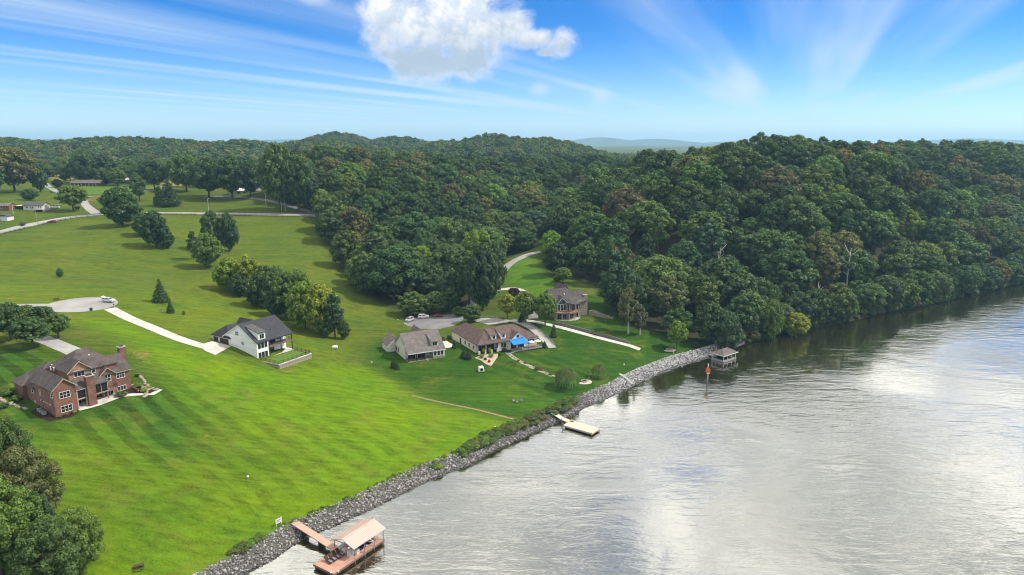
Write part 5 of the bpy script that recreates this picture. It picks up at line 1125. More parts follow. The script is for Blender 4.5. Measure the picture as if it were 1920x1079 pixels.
# ------------------------------------------------------------------ riprap and bank weeds
def stone_material():
    m = bpy.data.materials.new('riprap_stone'); m.use_nodes = True; t = NT(m.node_tree); b = t.n['Principled BSDF']
    ge = t.node('ShaderNodeNewGeometry'); tc = t.node('ShaderNodeTexCoord'); sp = t.node('ShaderNodeSeparateXYZ'); t.l.new(tc.outputs['Object'], sp.inputs[0])
    r = ge.outputs['Random Per Island']; pale = t.step(sp.outputs[0], 20, 45)
    a = t.mix(r, (0.10, 0.095, 0.092), (0.38, 0.36, 0.34)); c = t.mix(r, (0.24, 0.235, 0.23), (0.50, 0.49, 0.48))
    col = t.mix(pale, a, c); n = t.noise(tc.outputs['Object'], 4.0, 4.0)
    f = t.step(n, .3, .7, .8, 1.2); col = t.mix(1.0, col, t.xyz(f, f, f), 'MULTIPLY')
    wet = t.step(sp.outputs[2], 0.1, 0.45, 0.45, 1.0); col = t.mix(1.0, col, t.xyz(wet, wet, wet), 'MULTIPLY')
    t.l.new(col, b.inputs['Base Color']); b.inputs['Roughness'].default_value = .85; b.inputs['Specular IOR Level'].default_value = .25; return m
def riprap():
    g = np.random.default_rng(3); bm = bmesh.new(); bmesh.ops.create_icosphere(bm, subdivisions=1, radius=1.0)
    base = np.array([v.co[:] for v in bm.verts]); tri = np.array([[v.index for v in f.verts] for f in bm.faces]); bm.free()
    V, F, k = [], [], 0
    pl = shore[1:23]
    seg = np.linalg.norm(np.diff(pl, axis=0), axis=1); L = np.concatenate([[0], np.cumsum(seg)])
    s0 = max(0, L[1] - 60); n = int((L[-1] - s0) * 4.4 * 8.5)
    for _ in range(n):
        s = g.uniform(s0, L[-1]); d = g.uniform(-.7, 4.2) ** 1.0; i = min(len(seg) - 1, int(np.searchsorted(L, s) - 1)); i = max(i, 0)
        u = (pl[i + 1] - pl[i]) / seg[i]; p = pl[i] + u * (s - L[i]) + np.array([-u[1], u[0]]) * d
        if p[0] > 84: continue
        weedy = -2 < p[0] < 22
        if weedy and d > 1.2 and g.uniform() < .75: continue
        r = g.uniform(.11, .30) * (1.5 if g.uniform() < .08 else 1) * (1.15 if p[0] > 25 else 1); w = base * (1 + g.uniform(-.28, .28, (len(base), 1))) * r * g.uniform(.7, 1.25, 3) * np.array([1, 1, .8])
        a = g.uniform(0, 6.28); c_, s_ = math.cos(a), math.sin(a); w = np.stack([w[:, 0] * c_ - w[:, 1] * s_, w[:, 0] * s_ + w[:, 1] * c_, w[:, 2]], -1)
        V.append(w + np.array([p[0], p[1], gnd(p[0], p[1]) + .08])); F.append(tri + k); k += len(base)
    V = np.vstack(V); F = np.vstack(F); me = bpy.data.meshes.new('riprap'); me.vertices.add(len(V)); me.vertices.foreach_set('co', V.ravel()); me.loops.add(F.size); me.loops.foreach_set('vertex_index', F.ravel())
    me.polygons.add(len(F)); me.polygons.foreach_set('loop_start', np.arange(0, F.size, 3)); me.update()
    tag(link('riprap', me, stone_material()), 'loose grey riprap stones lining the river bank', 'riprap', kind='stuff')
riprap()
def bank_weeds():
    pts = []; pl = shore[1:23]
    def along(px0, px1, n, dlo, dhi, h, tints):
        a, b = atz(*px0, 0)[:2], atz(*px1, 0)[:2]
        for _ in range(n):
            f = rnd.random(); p = a + (b - a) * f
            for _k in range(6):   # slide to the wanted distance from the water
                d = float(inland(p[:1], p[1:])[0]); want = rnd.uniform(dlo, dhi)
                u = (b - a) / np.linalg.norm(b - a); p = p + np.array([-u[1], u[0]]) * (want - d) * .9
            hh = rnd.uniform(*h); pts.append(dict(p=(p[0], p[1], gnd(p[0], p[1]) - .05), h=hh, wide=rnd.uniform(.9, 1.7), kind='shrub', rgb=jitter(TINT[rnd.choice(tints)], .25)))
    along((880, 871), (1000, 812), 150, 1.8, 4.8, (.6, 1.7), ['mid', 'light', 'dark', 'olive', 'light']); along((1000, 812), (1075, 778), 80, 1.4, 5.0, (.6, 1.5), ['mid', 'olive', 'brown', 'dark'])
    along((915, 850), (935, 840), 16, 1.5, 4.0, (1.4, 2.2), ['light', 'mid']); along((1075, 778), (1094, 765), 26, 1.8, 4.4, (.9, 1.8), ['mid', 'light', 'dark']); along((452, 1078), (520, 1045), 40, 3.2, 6.0, (.4, 1.1), ['light', 'olive', 'mid'])
    along((520, 1045), (880, 871), 120, 2.6, 4.9, (.25, .6), ['light', 'mid', 'bright']); along((815, 895), (835, 888), 8, 1.5, 2.6, (.6, 1.1), ['bright', 'light'])
    a, b = atz(1400, 644, 0)[:2], atz(1916, 535, 0)[:2]
    for i in range(len(shore) - 12, len(shore) - 3):
        q0, q1 = shore[i], shore[i + 1]; L = np.linalg.norm(q1 - q0)
        if q0[0] < 84: continue
        u = (q1 - q0) / L
        for _ in range(int(L * .7)):
            p = q0 + (q1 - q0) * rnd.random() + np.array([-u[1], u[0]]) * rnd.uniform(-.8, 4.0)
            pts.append(dict(p=(p[0], p[1], max(gnd(p[0], p[1]), 0) - .2), h=rnd.uniform(2.0, 6.0), wide=rnd.uniform(.7, 1.1), kind='shrub', rgb=jitter(TINT[rnd.choice(['dark', 'mid', 'olive', 'mid', 'light', 'dark'])], .2)))
    instancer('bank_undergrowth', pts, ['shrub'], 'weeds and low bushes growing along the river bank', 'undergrowth')
bank_weeds()

# ------------------------------------------------------------------ vehicles
PAINT = {}
def paint(name, c):
    if name not in PAINT:
        m = bpy.data.materials.new(name + '_paint'); m.use_nodes = True; b = m.node_tree.nodes['Principled BSDF']; b.inputs['Base Color'].default_value = (*c, 1); b.inputs['Roughness'].default_value = .3; b.inputs['Coat Weight'].default_value = .6; PAINT[name] = m
    return PAINT[name]
M_TYRE = mat('tyre_rubber', (.02, .02, .02), .9, .2, .1); M_RIM = mat('alloy_rim', (.4, .4, .42), .35, .6, .05, metal=.8)
M_LAMP = mat('headlamp_glass', (.6, .6, .58), .15, .6, .03); M_TAIL = mat('tail_lamp', (.35, .02, .02), .25, .6, .03)
def car(kind, pos, rz, color, label, extra=None):
    t = thing({'suv': 'parked_car', 'sedan': 'parked_car', 'van': 'parked_van'}[kind], pos, rz, label, 'van' if kind == 'van' else 'car')
    if kind == 'suv': L, Wd = 4.8, 1.92; prof = [(0, .35), (0, .95), (.1, 1.1), (1.15, 1.22), (4.6, 1.2), (4.8, .9), (4.8, .35)]; cab = [(1.15, 1.2), (1.95, 1.72), (4.35, 1.74), (4.7, 1.2)]
    elif kind == 'van': L, Wd = 5.4, 2.0; prof = [(0, .35), (0, 1.0), (.15, 1.2), (.9, 1.3), (5.3, 1.3), (5.4, .4)]; cab = [(.9, 1.28), (1.7, 2.15), (5.2, 2.2), (5.35, 1.28)]
    else: L, Wd = 4.7, 1.82; prof = [(0, .32), (0, .75), (.15, .9), (1.3, 1.0), (3.9, 1.02), (4.65, .95), (4.7, .35)]; cab = [(1.25, .98), (2.0, 1.42), (3.3, 1.43), (4.1, 1.0)]
    P = paint(color[0], color[1]); w = Wd / 2
    MB().prism([(x - L / 2, z) for x, z in prof], -w, w, 'y').build('body', P, t, bevel=.09)
    def taper(c, inset, grow=0.0):
        n = len(c); vs = []
        zt = max(z for _, z in c); zb = min(z for _, z in c)
        for s in (-1, 1):
            for x, z in c: f = (z - zb) / (zt - zb); vs.append((x - L / 2, s * (w - .06 - inset * f + grow), z))
        return MB().add(vs, [tuple(range(n))[::-1], tuple(range(n, 2 * n))] + [(i, (i + 1) % n, n + (i + 1) % n, n + i) for i in range(n)])
    taper(cab, .22).build('windows', M_GLASS, t)
    rf = [(cab[1][0] - .02, cab[1][1] - .03), (cab[1][0] + .05, cab[1][1] + .05), (cab[2][0] - .05, cab[2][1] + .05), (cab[2][0] + .03, cab[2][1] - .03)]
    MB().prism([(x - L / 2, z) for x, z in rf], -(w - .26), w - .26, 'y').build('roof', P, t, bevel=.03)
    pm = MB()
    for s in (-1, 1):
        for (xa, za), (xb, zb) in ((cab[0], cab[1]), (cab[3], cab[2]), ((cab[0][0] * .45 + cab[3][0] * .55, cab[0][1]), (cab[1][0] * .45 + cab[2][0] * .55, cab[1][1]))):
            pm.tube([(xa - L / 2, s * (w - .05), za), (xb - L / 2, s * (w - .27), zb)], .06, 5)
    pm.build('pillars', P, t)
    for x in (.9, L - .95):
        for s in (-1, 1):
            wh = link('wheel', MB().lathe([(.33, -.11), (.36, -.06), (.36, .06), (.33, .11)], 16).mesh('tyre'), M_TYRE, t); wh.location = (x - L / 2, s * (w - .1), .35); wh.rotation_euler = (R(90), 0, 0)
            MB().lathe([(.2, -.125), (.22, 0), (.2, .125)], 10).build('rim', M_RIM, wh)
    zl = .72 if kind == 'sedan' else .9
    for s in (-1, 1):
        MB().box(-L / 2 - .03, -L / 2 + .1, s * (w - .3) - .2, s * (w - .3) + .2, zl - .08, zl + .08).build('headlight', M_LAMP, t); MB().box(L / 2 - .1, L / 2 + .03, s * (w - .25) - .15, s * (w - .25) + .15, zl - .08, zl + .14).build('tail_light', M_TAIL, t)
    if extra == 'hatch': MB().add([(L / 2 - .6, -.7, cab[2][1] + .04), (L / 2 - .6, .7, cab[2][1] + .04), (L / 2 + .25, .7, cab[2][1] + .5), (L / 2 + .25, -.7, cab[2][1] + .5), (L / 2 - .6, -.7, cab[2][1] - .02), (L / 2 - .6, .7, cab[2][1] - .02), (L / 2 + .28, .7, cab[2][1] + .44), (L / 2 + .28, -.7, cab[2][1] + .44)], [(0, 1, 2, 3), (7, 6, 5, 4), (0, 4, 5, 1), (1, 5, 6, 2), (2, 6, 7, 3), (3, 7, 4, 0)]).build('tailgate', P, t)
    return t
def at_px(px, py, dz=.1): p = on_ground(px, py); return (p[0], p[1], p[2] + dz)
car('suv', at_px(204, 567), R(168), ('silver_white', (.62, .64, .66)), 'silver car with raised tailgate on the turning circle', 'hatch')
car('suv', at_px(768, 603), R(70), ('silver', (.45, .46, .47)), 'silver car at the left edge of the parking circle')
car('suv', at_px(794, 597), R(188), ('white', (.75, .75, .75)), 'white sport utility car parked beside the dark wood')
car('sedan', at_px(821, 595), R(180), ('dark_red', (.22, .015, .02)), 'dark red sedan beside the white car on the parking circle')
car('van', at_px(104, 391), R(5), ('white', (.75, .75, .75)), 'white van beside the small cream house')
car('sedan', at_px(98, 418), R(16), ('red', (.32, .02, .025)), 'red car driving along the country road')
car('sedan', at_px(5, 413), R(0), ('scarlet', (.4, .02, .03)), 'red car under the white carport at the left edge')
car('sedan', at_px(98, 362), R(140), ('black', (.02, .02, .022)), 'small dark car on the lane below the far bungalow')

def umbrella(x, y, rad, m, lab):
    w = RH.w(x, y); t = thing('patio_umbrella', (w[0], w[1], RH.o[2] + .3), 0, lab, 'umbrella')
    MB().tube([(0, 0, 0), (0, 0, 2.5)], .04, 6).build('pole', M_TRIM, t); MB().lathe([(rad, 2.05), (rad, 2.12), (rad * .5, 2.38), (.05, 2.62)], 8).build('canopy', m, t); MB().lathe([(.3, 0), (.3, .08), (.06, .12)], 10).build('base', M_DARK, t)
umbrella(20.6, -2.2, 1.35, M_TRIM, 'white umbrella next to the blue awning on the ranch house deck'); umbrella(23.4, -2.3, 1.3, M_CREAM, 'cream umbrella at the right end of the ranch house deck')
# ------------------------------------------------------------------ far small houses
def cottage(name, px, deg, L, D, he, hr, wall, roof, label, front, extra=None, name2='roof'):
    p = on_ground(*px); h = House(name, (p[0], p[1], p[2]), deg, label, 'house' if 'carport' not in name else 'carport')
    h.gwall(0, L, 0, D, -3, he, hr, 'x', wall); h.gable(0, L, 0, D, he, hr, 'x', roof, .5)
    for (a0, a1, z0, z1, c, nm) in front: h.window('front', 0, a0, a1, z0, z1, c, 1, M_TRIM if wall is not M_TRIM else M_TAN, .12, name=nm)
    if extra: extra(h)
    return h
def deck_left(h):
    h.part('deck', MB().box(9.2, 14.2, -4, 0, .5, .75), M_TRIM); h.railing([(9.2, -3.9), (14.2, -3.9), (14.2, -.1)], .75, 1.0, M_TRIM, .5); h.part('deck_skirt', MB().box(9.3, 14.1, -3.8, -3.7, -1, .5), M_DARK)
    h.part('side_shed', MB().box(-4.8, 0, 1, 5, -1, 2.2), M_DARK); h.part('side_roof', MB().box(-5.4, .2, .2, 6, 2.6, 2.85), M_TRIM)
cottage('cream_house', (44, 394), 4, 12.5, 8, 2.9, 4.6, M_CREAM, mat('purple_grey_shingle', (.10, .09, .095), .9, .2, .2, .6, extra=shingle), 'small cream house with a white deck beside the white van', [(2.0, 2.9, 1.1, 2.1, 1, 'window'), (4.6, 5.3, .9, 2.2, 1, 'window'), (5.8, 6.5, .9, 2.2, 1, 'window'), (9.6, 10.3, .8, 2.4, 1, 'window'), (10.8, 11.5, .8, 2.4, 1, 'window')], deck_left)
cottage('brick_cottage', (-22, 394), 4, 13, 8, 2.6, 4.0, M_BRICK, M_GREYSH, 'low brick cottage at the far left edge beside the cream house', [(3, 4.2, 1, 2, 1, 'window'), (8, 9.2, 1, 2, 1, 'window')])
def carport(h):
    pass
cp = on_ground(-14, 414); hc = House('carport', (cp[0], cp[1], cp[2]), 2, 'white carport with rounded dark roof over the red car', 'carport')
hc.part('roof', MB().prism([(-.4, 2.7), (1.5, 3.4), (4, 3.7), (7, 3.4), (9, 2.7), (9, 2.5), (-.4, 2.5)], 0.5, 7, 'y'), M_WEATHSH); hc.part('side_wall', MB().box(4.6, 8.4, .8, 6.8, -.5, 2.6), M_TRIM)
for x in (0, 4.4): hc.post(x, .8, -.5, 2.6, M_TRIM, .1)
def porch_far(h):
    for x in np.arange(1, 26, 3.2): h.post(float(x), -1.5, -.5, 2.5, M_TRIM, .14, 'porch_post')
    h.part('porch_roof', MB().box(0, 27, -2, .2, 2.5, 2.75), M_GREYSH)
cottage('far_bungalow', (133, 349), 4, 27, 9, 2.8, 5.2, M_BRICK, M_GREYSH, 'long low bungalow with white porch posts below the far pasture', [(3, 4.4, .9, 2.2, 1, 'window'), (7.5, 8.9, .9, 2.2, 1, 'window'), (12, 13, .1, 2.2, 1, 'door'), (17, 18.4, .9, 2.2, 1, 'window'), (22, 23.4, .9, 2.2, 1, 'window')], porch_far)
cottage('far_cottage', (231, 343), 8, 9, 7, 2.6, 4.6, M_BRICK, M_CONC, 'small pale roofed cottage right of the far bungalow', [(2, 3, 1, 2, 1, 'window'), (5.5, 6.5, 1, 2, 1, 'window')])
cottage('white_farm_building', (428, 366), 5, 26, 9, 3.4, 5.4, M_TRIM, M_TRIM, 'white roofed farm building behind the row of tall trees', [(2, 3.4, 1, 2.4, 1, 'window'), (7, 9.6, .1, 2.6, 1, 'garage_door'), (12, 13.4, 1, 2.4, 1, 'window'), (18, 20.6, .1, 2.6, 1, 'garage_door')])

# ------------------------------------------------------------------ fences, poles and walls
def road_fence(name, pxs, label, spacing=3.4, h=1.25, m=None, off=0.0):
    c = resample([on_ground(*q)[:2] for q in pxs], spacing); o = c[0]; z0 = gnd(o[0], o[1]); t = thing(name, (o[0], o[1], z0), 0, label, 'fence'); m = m or M_DARK
    pm = MB().box(-.09, .09, -.09, .09, -.3, h).mesh('post'); pm.materials.append(m)
    for p in c: k = bpy.data.objects.new('post', pm); COL.objects.link(k); k.parent = t; k.location = (p[0] - o[0], p[1] - o[1], gnd(p[0], p[1]) - z0)
    for q in (.35, .75, 1.12):
        r_ = MB(); r_.tube([(p[0] - o[0], p[1] - o[1], gnd(p[0], p[1]) - z0 + q * h / 1.25) for p in c], .065, 4); r_.build('rail', m, t)
road_fence('field_fence', [(-120, 467), (0, 441), (55, 428)], 'dark rail fence beside the road at the left edge of the field')
road_fence('field_fence', [(72, 424), (120, 412.5), (160, 406.5), (200, 403.5)], 'dark rail fence along the road left of the big dark tree')
road_fence('field_fence', [(262, 403), (300, 403), (368, 404)], 'dark rail fence along the road right of the big dark tree')
road_fence('field_fence', [(382, 404), (440, 405.5), (520, 407), (560, 408)], 'dark rail fence at the top of the field below the hillside drive')
road_fence('field_fence', [(568, 408), (606, 409)], 'short dark rail fence ending at the wood')
road_fence('drive_fence', [(958, 600), (985, 606), (1008, 618), (1026, 634), (1040, 648)], 'grey rail fence along the sloping drive behind the ranch house', 2.4, 1.1, M_GREYWOOD)
road_fence('drive_fence', [(890, 598), (915, 595), (945, 597)], 'grey rail fence at the back of the ranch house driveway', 2.4, 1.1, M_GREYWOOD)
def stone_wall(pxs, label, h, m, th=.4):
    c = resample([on_ground(*q)[:2] for q in pxs], 1.6); o = c[0]; z0 = gnd(o[0], o[1]); t = thing('stone_wall', (o[0], o[1], z0), 0, label, 'wall')
    for i in range(len(c) - 1):
        a, b = c[i], c[i + 1]; L = np.linalg.norm(b - a); k = MB().box(0, L - .03, -th / 2, th / 2, -.6, h + rnd.uniform(-.07, .07)).build('wall_stone', m, t); k.location = (a[0] - o[0], a[1] - o[1], gnd(a[0], a[1]) - z0); k.rotation_euler = (0, 0, math.atan2(b[1] - a[1], b[0] - a[0]))
stone_wall([(1042, 608), (1080, 618), (1130, 630), (1180, 645)], 'low grey stone wall along the concrete shore path', .9, mat('grey_wall_stone', (.19, .175, .16), .9, .2, .35, 2, .8, 5))
stone_wall([(1112, 583), (1122, 588), (1130, 592)], 'low pale stone edging at the right of the lodge', .5, M_STONE)
def pole(px, top, label, m=M_GREYWOOD, r=.14, arm=True, lamp=False):
    p = on_ground(*px); hgt = top_z(p, top) - p[2]; t = thing('utility_pole' if not lamp else 'street_lamp', (p[0], p[1], p[2]), R(rnd.uniform(0, 60)), label, 'pole' if not lamp else 'street lamp')
    MB().tube([(0, 0, -.5), (0, 0, hgt)], [r, r * .7], 8).build('shaft', m, t)
    if arm: MB().box(-1.1, 1.1, -.06, .06, hgt - .7, hgt - .55).build('crossarm', m, t)
    if lamp: MB().tube([(0, 0, hgt), (.8, 0, hgt + .1)], .05, 6).build('arm', m, t); MB().box(.6, 1.3, -.12, .12, hgt, hgt + .15).build('lamp_head', M_TRIM, t)
pole((70, 420), 390, 'dark utility pole leaning by the country road in front of the cream house'); pole((25, 402), 385, 'short pale lamp post on the lawn below the cream house', M_TRIM, .1, False, True)
pole((391, 394), 373, 'pale street lamp on the bank above the field fence', M_TRIM, .1, False, True); pole((535, 396), 352, 'right one of two tall pale utility poles before the wood', M_PALEBARK, .22); pole((528, 396), 356, 'left one of two tall pale utility poles before the wood', M_PALEBARK, .2)
pole((212, 340), 325, 'thin utility pole right of the far bungalow'); pole((499, 388), 362, 'slim pale utility pole by the hillside drive', M_PALEBARK, .16); pole((578, 407), 394, 'short grey pole at the end of the field fence', M_GREYWOOD, .12, False)

# ------------------------------------------------------------------ small things about the lawns
def small(name, px, label, cat, build, rz=0.0, dz=0.0):
    p = on_ground(*px); t = thing(name, (p[0], p[1], p[2] + dz), rz, label, cat); build(t)
def sign(t):
    MB().box(-.75, .75, -.03, .03, .5, 1.5).build('board', M_TRIM, t)
    for x in (-.7, .62): MB().box(x, x + .08, -.05, .05, -.3, 1.7).build('leg', M_TRIM, t)
    MB().box(-.5, .5, -.045, -.03, 1.1, 1.25).box(-.5, .3, -.045, -.03, .8, .9).build('lettering_bar', M_GREYSH, t)
small('yard_sign', (523, 985), 'white sign on two legs near the boat dock gangway', 'sign', sign, R(57))
def fire_pit(t):
    for i in range(12): a = i * math.pi / 6; k = MB().box(-.3, .3, -.16, .16, 0, .4).build('stone', M_STONE, t, bevel=.04); k.location = (math.cos(a) * .95, math.sin(a) * .95, 0); k.rotation_euler = (0, 0, a + math.pi / 2)
    MB().lathe([(.78, .02), (.78, .12), (.1, .2)], 12).build('ash_bed', M_DARK, t); MB().lathe([(2.6, -.1), (2.6, .05), (2.5, .06)], 24).build('gravel_ring', mat('pale_gravel', (.48, .43, .36), .9, .2, .2, 4, .5, 20), t)
small('fire_pit', (1095, 716), 'round stone fire pit on pale gravel beside the willow', 'fire pit', fire_pit); small('fire_pit', (1254, 656), 'round stone fire pit below the bright tree near the boathouse', 'fire pit', fire_pit)
def patio_chair(m):
    def f(t):
        MB().box(-.3, .3, -.3, .3, .38, .45).build('seat', m, t); MB().box(-.3, .3, .26, .34, .45, 1.05).build('backrest', m, t)
        for x in (-.28, .22):
            for y in (-.28, .22): MB().box(x, x + .06, y, y + .06, 0, .38).build('leg', m, t)
        for x in (-.34, .28): MB().box(x, x + .07, -.3, .3, .62, .68).build('armrest', m, t)
    return f
small('garden_chair', (1103, 714), 'brown wooden chair right of the willow fire pit', 'chair', patio_chair(M_WOOD), R(-90)); small('garden_chair', (1087, 715), 'dark chair left of the willow fire pit', 'chair', patio_chair(M_DARK), R(90))
small('garden_chair', (1246, 655), 'dark chair left of the fire pit near the boathouse', 'chair', patio_chair(M_DARK), R(90)); small('garden_chair', (1256, 653), 'red brown chair behind the fire pit near the boathouse', 'chair', patio_chair(M_WOOD), R(0)); small('garden_chair', (1262, 655), 'dark chair right of the fire pit near the boathouse', 'chair', patio_chair(M_BLACK), R(-90))
for px, r_, nm in (((963, 754), 20, 'leftmost of three chairs out on the meadow'), ((970, 756), 90, 'middle one of three chairs out on the meadow'), ((977, 753), -40, 'rightmost of three chairs out on the meadow')): small('garden_chair', px, nm, 'chair', patio_chair(M_GREYWOOD), R(r_))
def flag(t): MB().tube([(0, 0, -.3), (0, 0, 4.2)], [.05, .03], 6).build('staff', M_TAN, t); MB().box(0, .5, -.02, .02, 2.6, 3.9).build('banner', mat('rust_banner', (.3, .1, .05), .8, .2, .2), t)
small('garden_flag', (1104, 717), 'thin staff with a rust banner by the willow fire pit', 'flag', flag, R(120))
def post_white(t): MB().box(-.06, .06, -.06, .06, -.2, 1.3).build('stake', M_TRIM, t); MB().box(-.16, .16, -.16, .16, 1.0, 1.4).build('box', M_TRIM, t)
small('birdhouse', (1263, 664), 'small birdhouse on a stake below the second fire pit', 'birdhouse', post_white)
def tank(t):
    o = MB().tube([(-1.0, 0, .75), (-.85, 0, .75), (.85, 0, .75), (1.0, 0, .75)], [.35, .6, .6, .35], 14).build('tank', M_TRIM, t, smooth=True)
    for x in (-.6, .5): MB().box(x, x + .12, -.5, .5, -.1, .4).build('saddle', M_CONCG, t)
small('gas_tank', (628, 655), 'white gas tank on the lawn below the tree row', 'tank', tank, R(20))
def kennel(t):
    MB().add([(-1, -1, 0), (1, -1, 0), (1, 1, 0), (-1, 1, 0), (-.8, -.8, 1.6), (.8, -.8, 1.6), (.8, .8, 1.6), (-.8, .8, 1.6)], [(0, 1, 5, 4), (1, 2, 6, 5), (2, 3, 7, 6), (3, 0, 4, 7), (4, 5, 6, 7), (3, 2, 1, 0)]).build('shell', M_TRIM, t, bevel=.15)
    o = MB().lathe([(.5, -.03), (.5, .03)], 16).build('opening', M_DARK, t); o.location = (0, -.93, .75); o.rotation_euler = (R(90 - 7), 0, 0)
small('pet_shelter', (902, 696), 'white plastic shelter with a dark round opening on the lawn', 'shelter', kennel, R(15))
def bin_(t): MB().add([(-.3, -.35, 0), (.3, -.35, 0), (.3, .35, 0), (-.3, .35, 0), (-.36, -.42, 1.0), (.36, -.42, 1.0), (.36, .42, 1.0), (-.36, .42, 1.0)], [(0, 1, 5, 4), (1, 2, 6, 5), (2, 3, 7, 6), (3, 0, 4, 7), (4, 5, 6, 7), (3, 2, 1, 0)]).build('body', M_BLACK, t); MB().box(-.4, .4, -.46, .46, 1.0, 1.08).build('lid', M_BLACK, t); MB().tube([(-.36, .4, .12), (.36, .4, .12)], .14, 10).build('wheels', M_TYRE, t)
small('wheelie_bin', (171, 583), 'black wheelie bin at the edge of the turning circle', 'bin', bin_)
def mailbox(t): MB().box(-.07, .07, -.07, .07, -.3, 1.1).build('post', M_GREYWOOD, t); MB().box(-.14, .14, -.3, .3, 1.05, 1.35).build('box', M_BLACK, t)
small('mailbox', (214, 577), 'mailbox where the white driveway meets the turning circle', 'mailbox', mailbox)
def picnic(t):
    MB().box(-.9, .9, -.38, .38, .72, .78).build('table_top', M_PICNIC, t)
    for s in (-1, 1): MB().box(-.9, .9, s * .75 - .13, s * .75 + .13, .42, .47).build('bench_seat', M_PICNIC, t); MB().box(s * .7 - .05, s * .7 + .05, -.8, .8, .36, .42).box(s * .7 - .05, s * .7 + .05, -.35, -.25, 0, .72).box(s * .7 - .05, s * .7 + .05, .25, .35, 0, .72).build('leg_frame', M_PICNIC, t)
M_PICNIC = mat('dark_picnic_wood', (.07, .05, .04), .8, .2, .2)
small('picnic_table', (261, 1067), 'dark picnic table on the grass at the bottom edge', 'table', picnic, R(30)); small('picnic_table', (106, 563), 'dark picnic table behind the turning circle', 'table', picnic, R(10))
def bench(t): MB().box(-.7, .7, -.2, .2, .4, .46).build('seat', M_GREYWOOD, t); MB().box(-.6, -.5, -.2, .2, 0, .4).build('leg', M_GREYWOOD, t); MB().box(.5, .6, -.2, .2, 0, .4).build('leg', M_GREYWOOD, t); MB().box(-.7, .7, .18, .22, .5, .9).build('backrest', M_GREYWOOD, t)
small('garden_bench', (302, 584), 'small grey bench left of the little conifer', 'bench', bench)
def utv(t):
    MB().box(-1.5, 1.5, -.75, .75, .45, .95).build('body', M_BLACK, t, bevel=.1); MB().box(-.6, .9, -.7, .7, 1.8, 1.9).build('roof', M_BLACK, t)
    for x in (-.6, .9):
        for y in (-.68, .68): MB().tube([(x, y, .9), (x, y, 1.85)], .04, 5).build('roll_bar', M_BLACK, t)
    MB().box(-.2, .4, -.6, .6, .95, 1.3).build('seat', M_DARK, t)
    for x in (-1.05, 1.05):
        for y in (-.75, .75): w_ = link('wheel', MB().lathe([(.3, -.14), (.36, -.1), (.36, .1), (.3, .14)], 12).mesh('wheel'), M_TYRE, t); w_.location = (x, y, .36); w_.rotation_euler = (R(90), 0, 0)
small('utility_buggy', (1304, 652), 'black open utility buggy parked near the boathouse', 'buggy', utv, R(15))
def ac(t): MB().box(-.42, .42, -.42, .42, 0, .85).build('housing', mat('grey_metal_case', (.38, .38, .37), .5, .5, .1, metal=.4), t, bevel=.04); MB().lathe([(.34, .86), (.34, .9), (.1, .92)], 14).build('fan_grille', M_BLACK, t)
for i, (x, y) in enumerate(((-1.2, 6.2), (-1.25, 4.9), (-1.2, 3.6))):
    w = BH.w(x, y); t = thing('air_conditioner', (w[0], w[1], gnd(*w) + .12), BH.t, ['grey air conditioner beside the side door of the brick house', 'middle one of three air conditioners by the brick house', 'grey air conditioner nearest the front corner of the brick house'][i], 'air conditioner'); ac(t)
def ball(r): return lambda t: MB().lathe([(r * math.sin(a), r - r * math.cos(a)) for a in np.linspace(.15, math.pi - .05, 8)], 10).build('globe', M_TRIM, t, smooth=True)
for px, nm in (((465, 899), 'white marker ball on the striped lawn'), ((928, 805), 'white marker ball near the weedy bank'), ((1170, 687), 'white marker ball on the lawn above the stone bank'), ((697, 683), 'white marker ball left of the young evergreens'), ((746, 603), 'white marker ball left of the parked silver car'), ((1280, 669), 'white marker ball on top of the stone bank')):
    def mk(t): MB().tube([(0, 0, -.2), (0, 0, .5)], .04, 6).build('stake', M_TRIM, t); k = MB().lathe([(.02, .45), (.22, .5), (.28, .68), (.2, .86), (.02, .92)], 10).build('globe', M_TRIM, t, smooth=True)
    small('marker_ball', px, nm, 'marker', mk)
# stone path and planting bed below the ranch house
def stepping(pxs, label):
    c = resample([on_ground(*q)[:2] for q in pxs], .75); o = c[0]; t = thing('stone_path', (o[0], o[1], gnd(*o)), 0, label, 'path')
    for p in c:
        for k in (-.55, .5):
            r_ = rnd.uniform(.32, .52); n = 6; a0 = rnd.uniform(0, 6); q = MB().prism([(r_ * math.cos(a0 + 6.283 * i / n) * rnd.uniform(.8, 1.1), r_ * math.sin(a0 + 6.283 * i / n) * rnd.uniform(.8, 1.1)) for i in range(n)], -.15, .16 + rnd.uniform(-.04, .05), 'z').build('paving_stone', mat('path_stone', (.42, .37, .31), .9, .2, .25, 2, .4, 8), t)
            q.location = (p[0] - o[0] + k, p[1] - o[1] + rnd.uniform(-.4, .4), gnd(p[0], p[1]) - gnd(*o))
stepping([(952, 663), (962, 671), (975, 680), (992, 688), (1008, 694), (1022, 700), (1036, 706)], 'pale stone path curving down from the deck steps of the ranch house')
sheet('gravel_bed', poly_world([(890, 672), (903, 666), (934, 664), (933, 670), (926, 680), (921, 687), (910, 683), (903, 677)]), mat('tan_gravel', (.42, .34, .25), .9, .2, .2, 3, .5, 16), .08)
strip('boat_ramp', [(1161, 703), (1172, 709), (1186, 722)], 1.2, M_CONCG, .35)

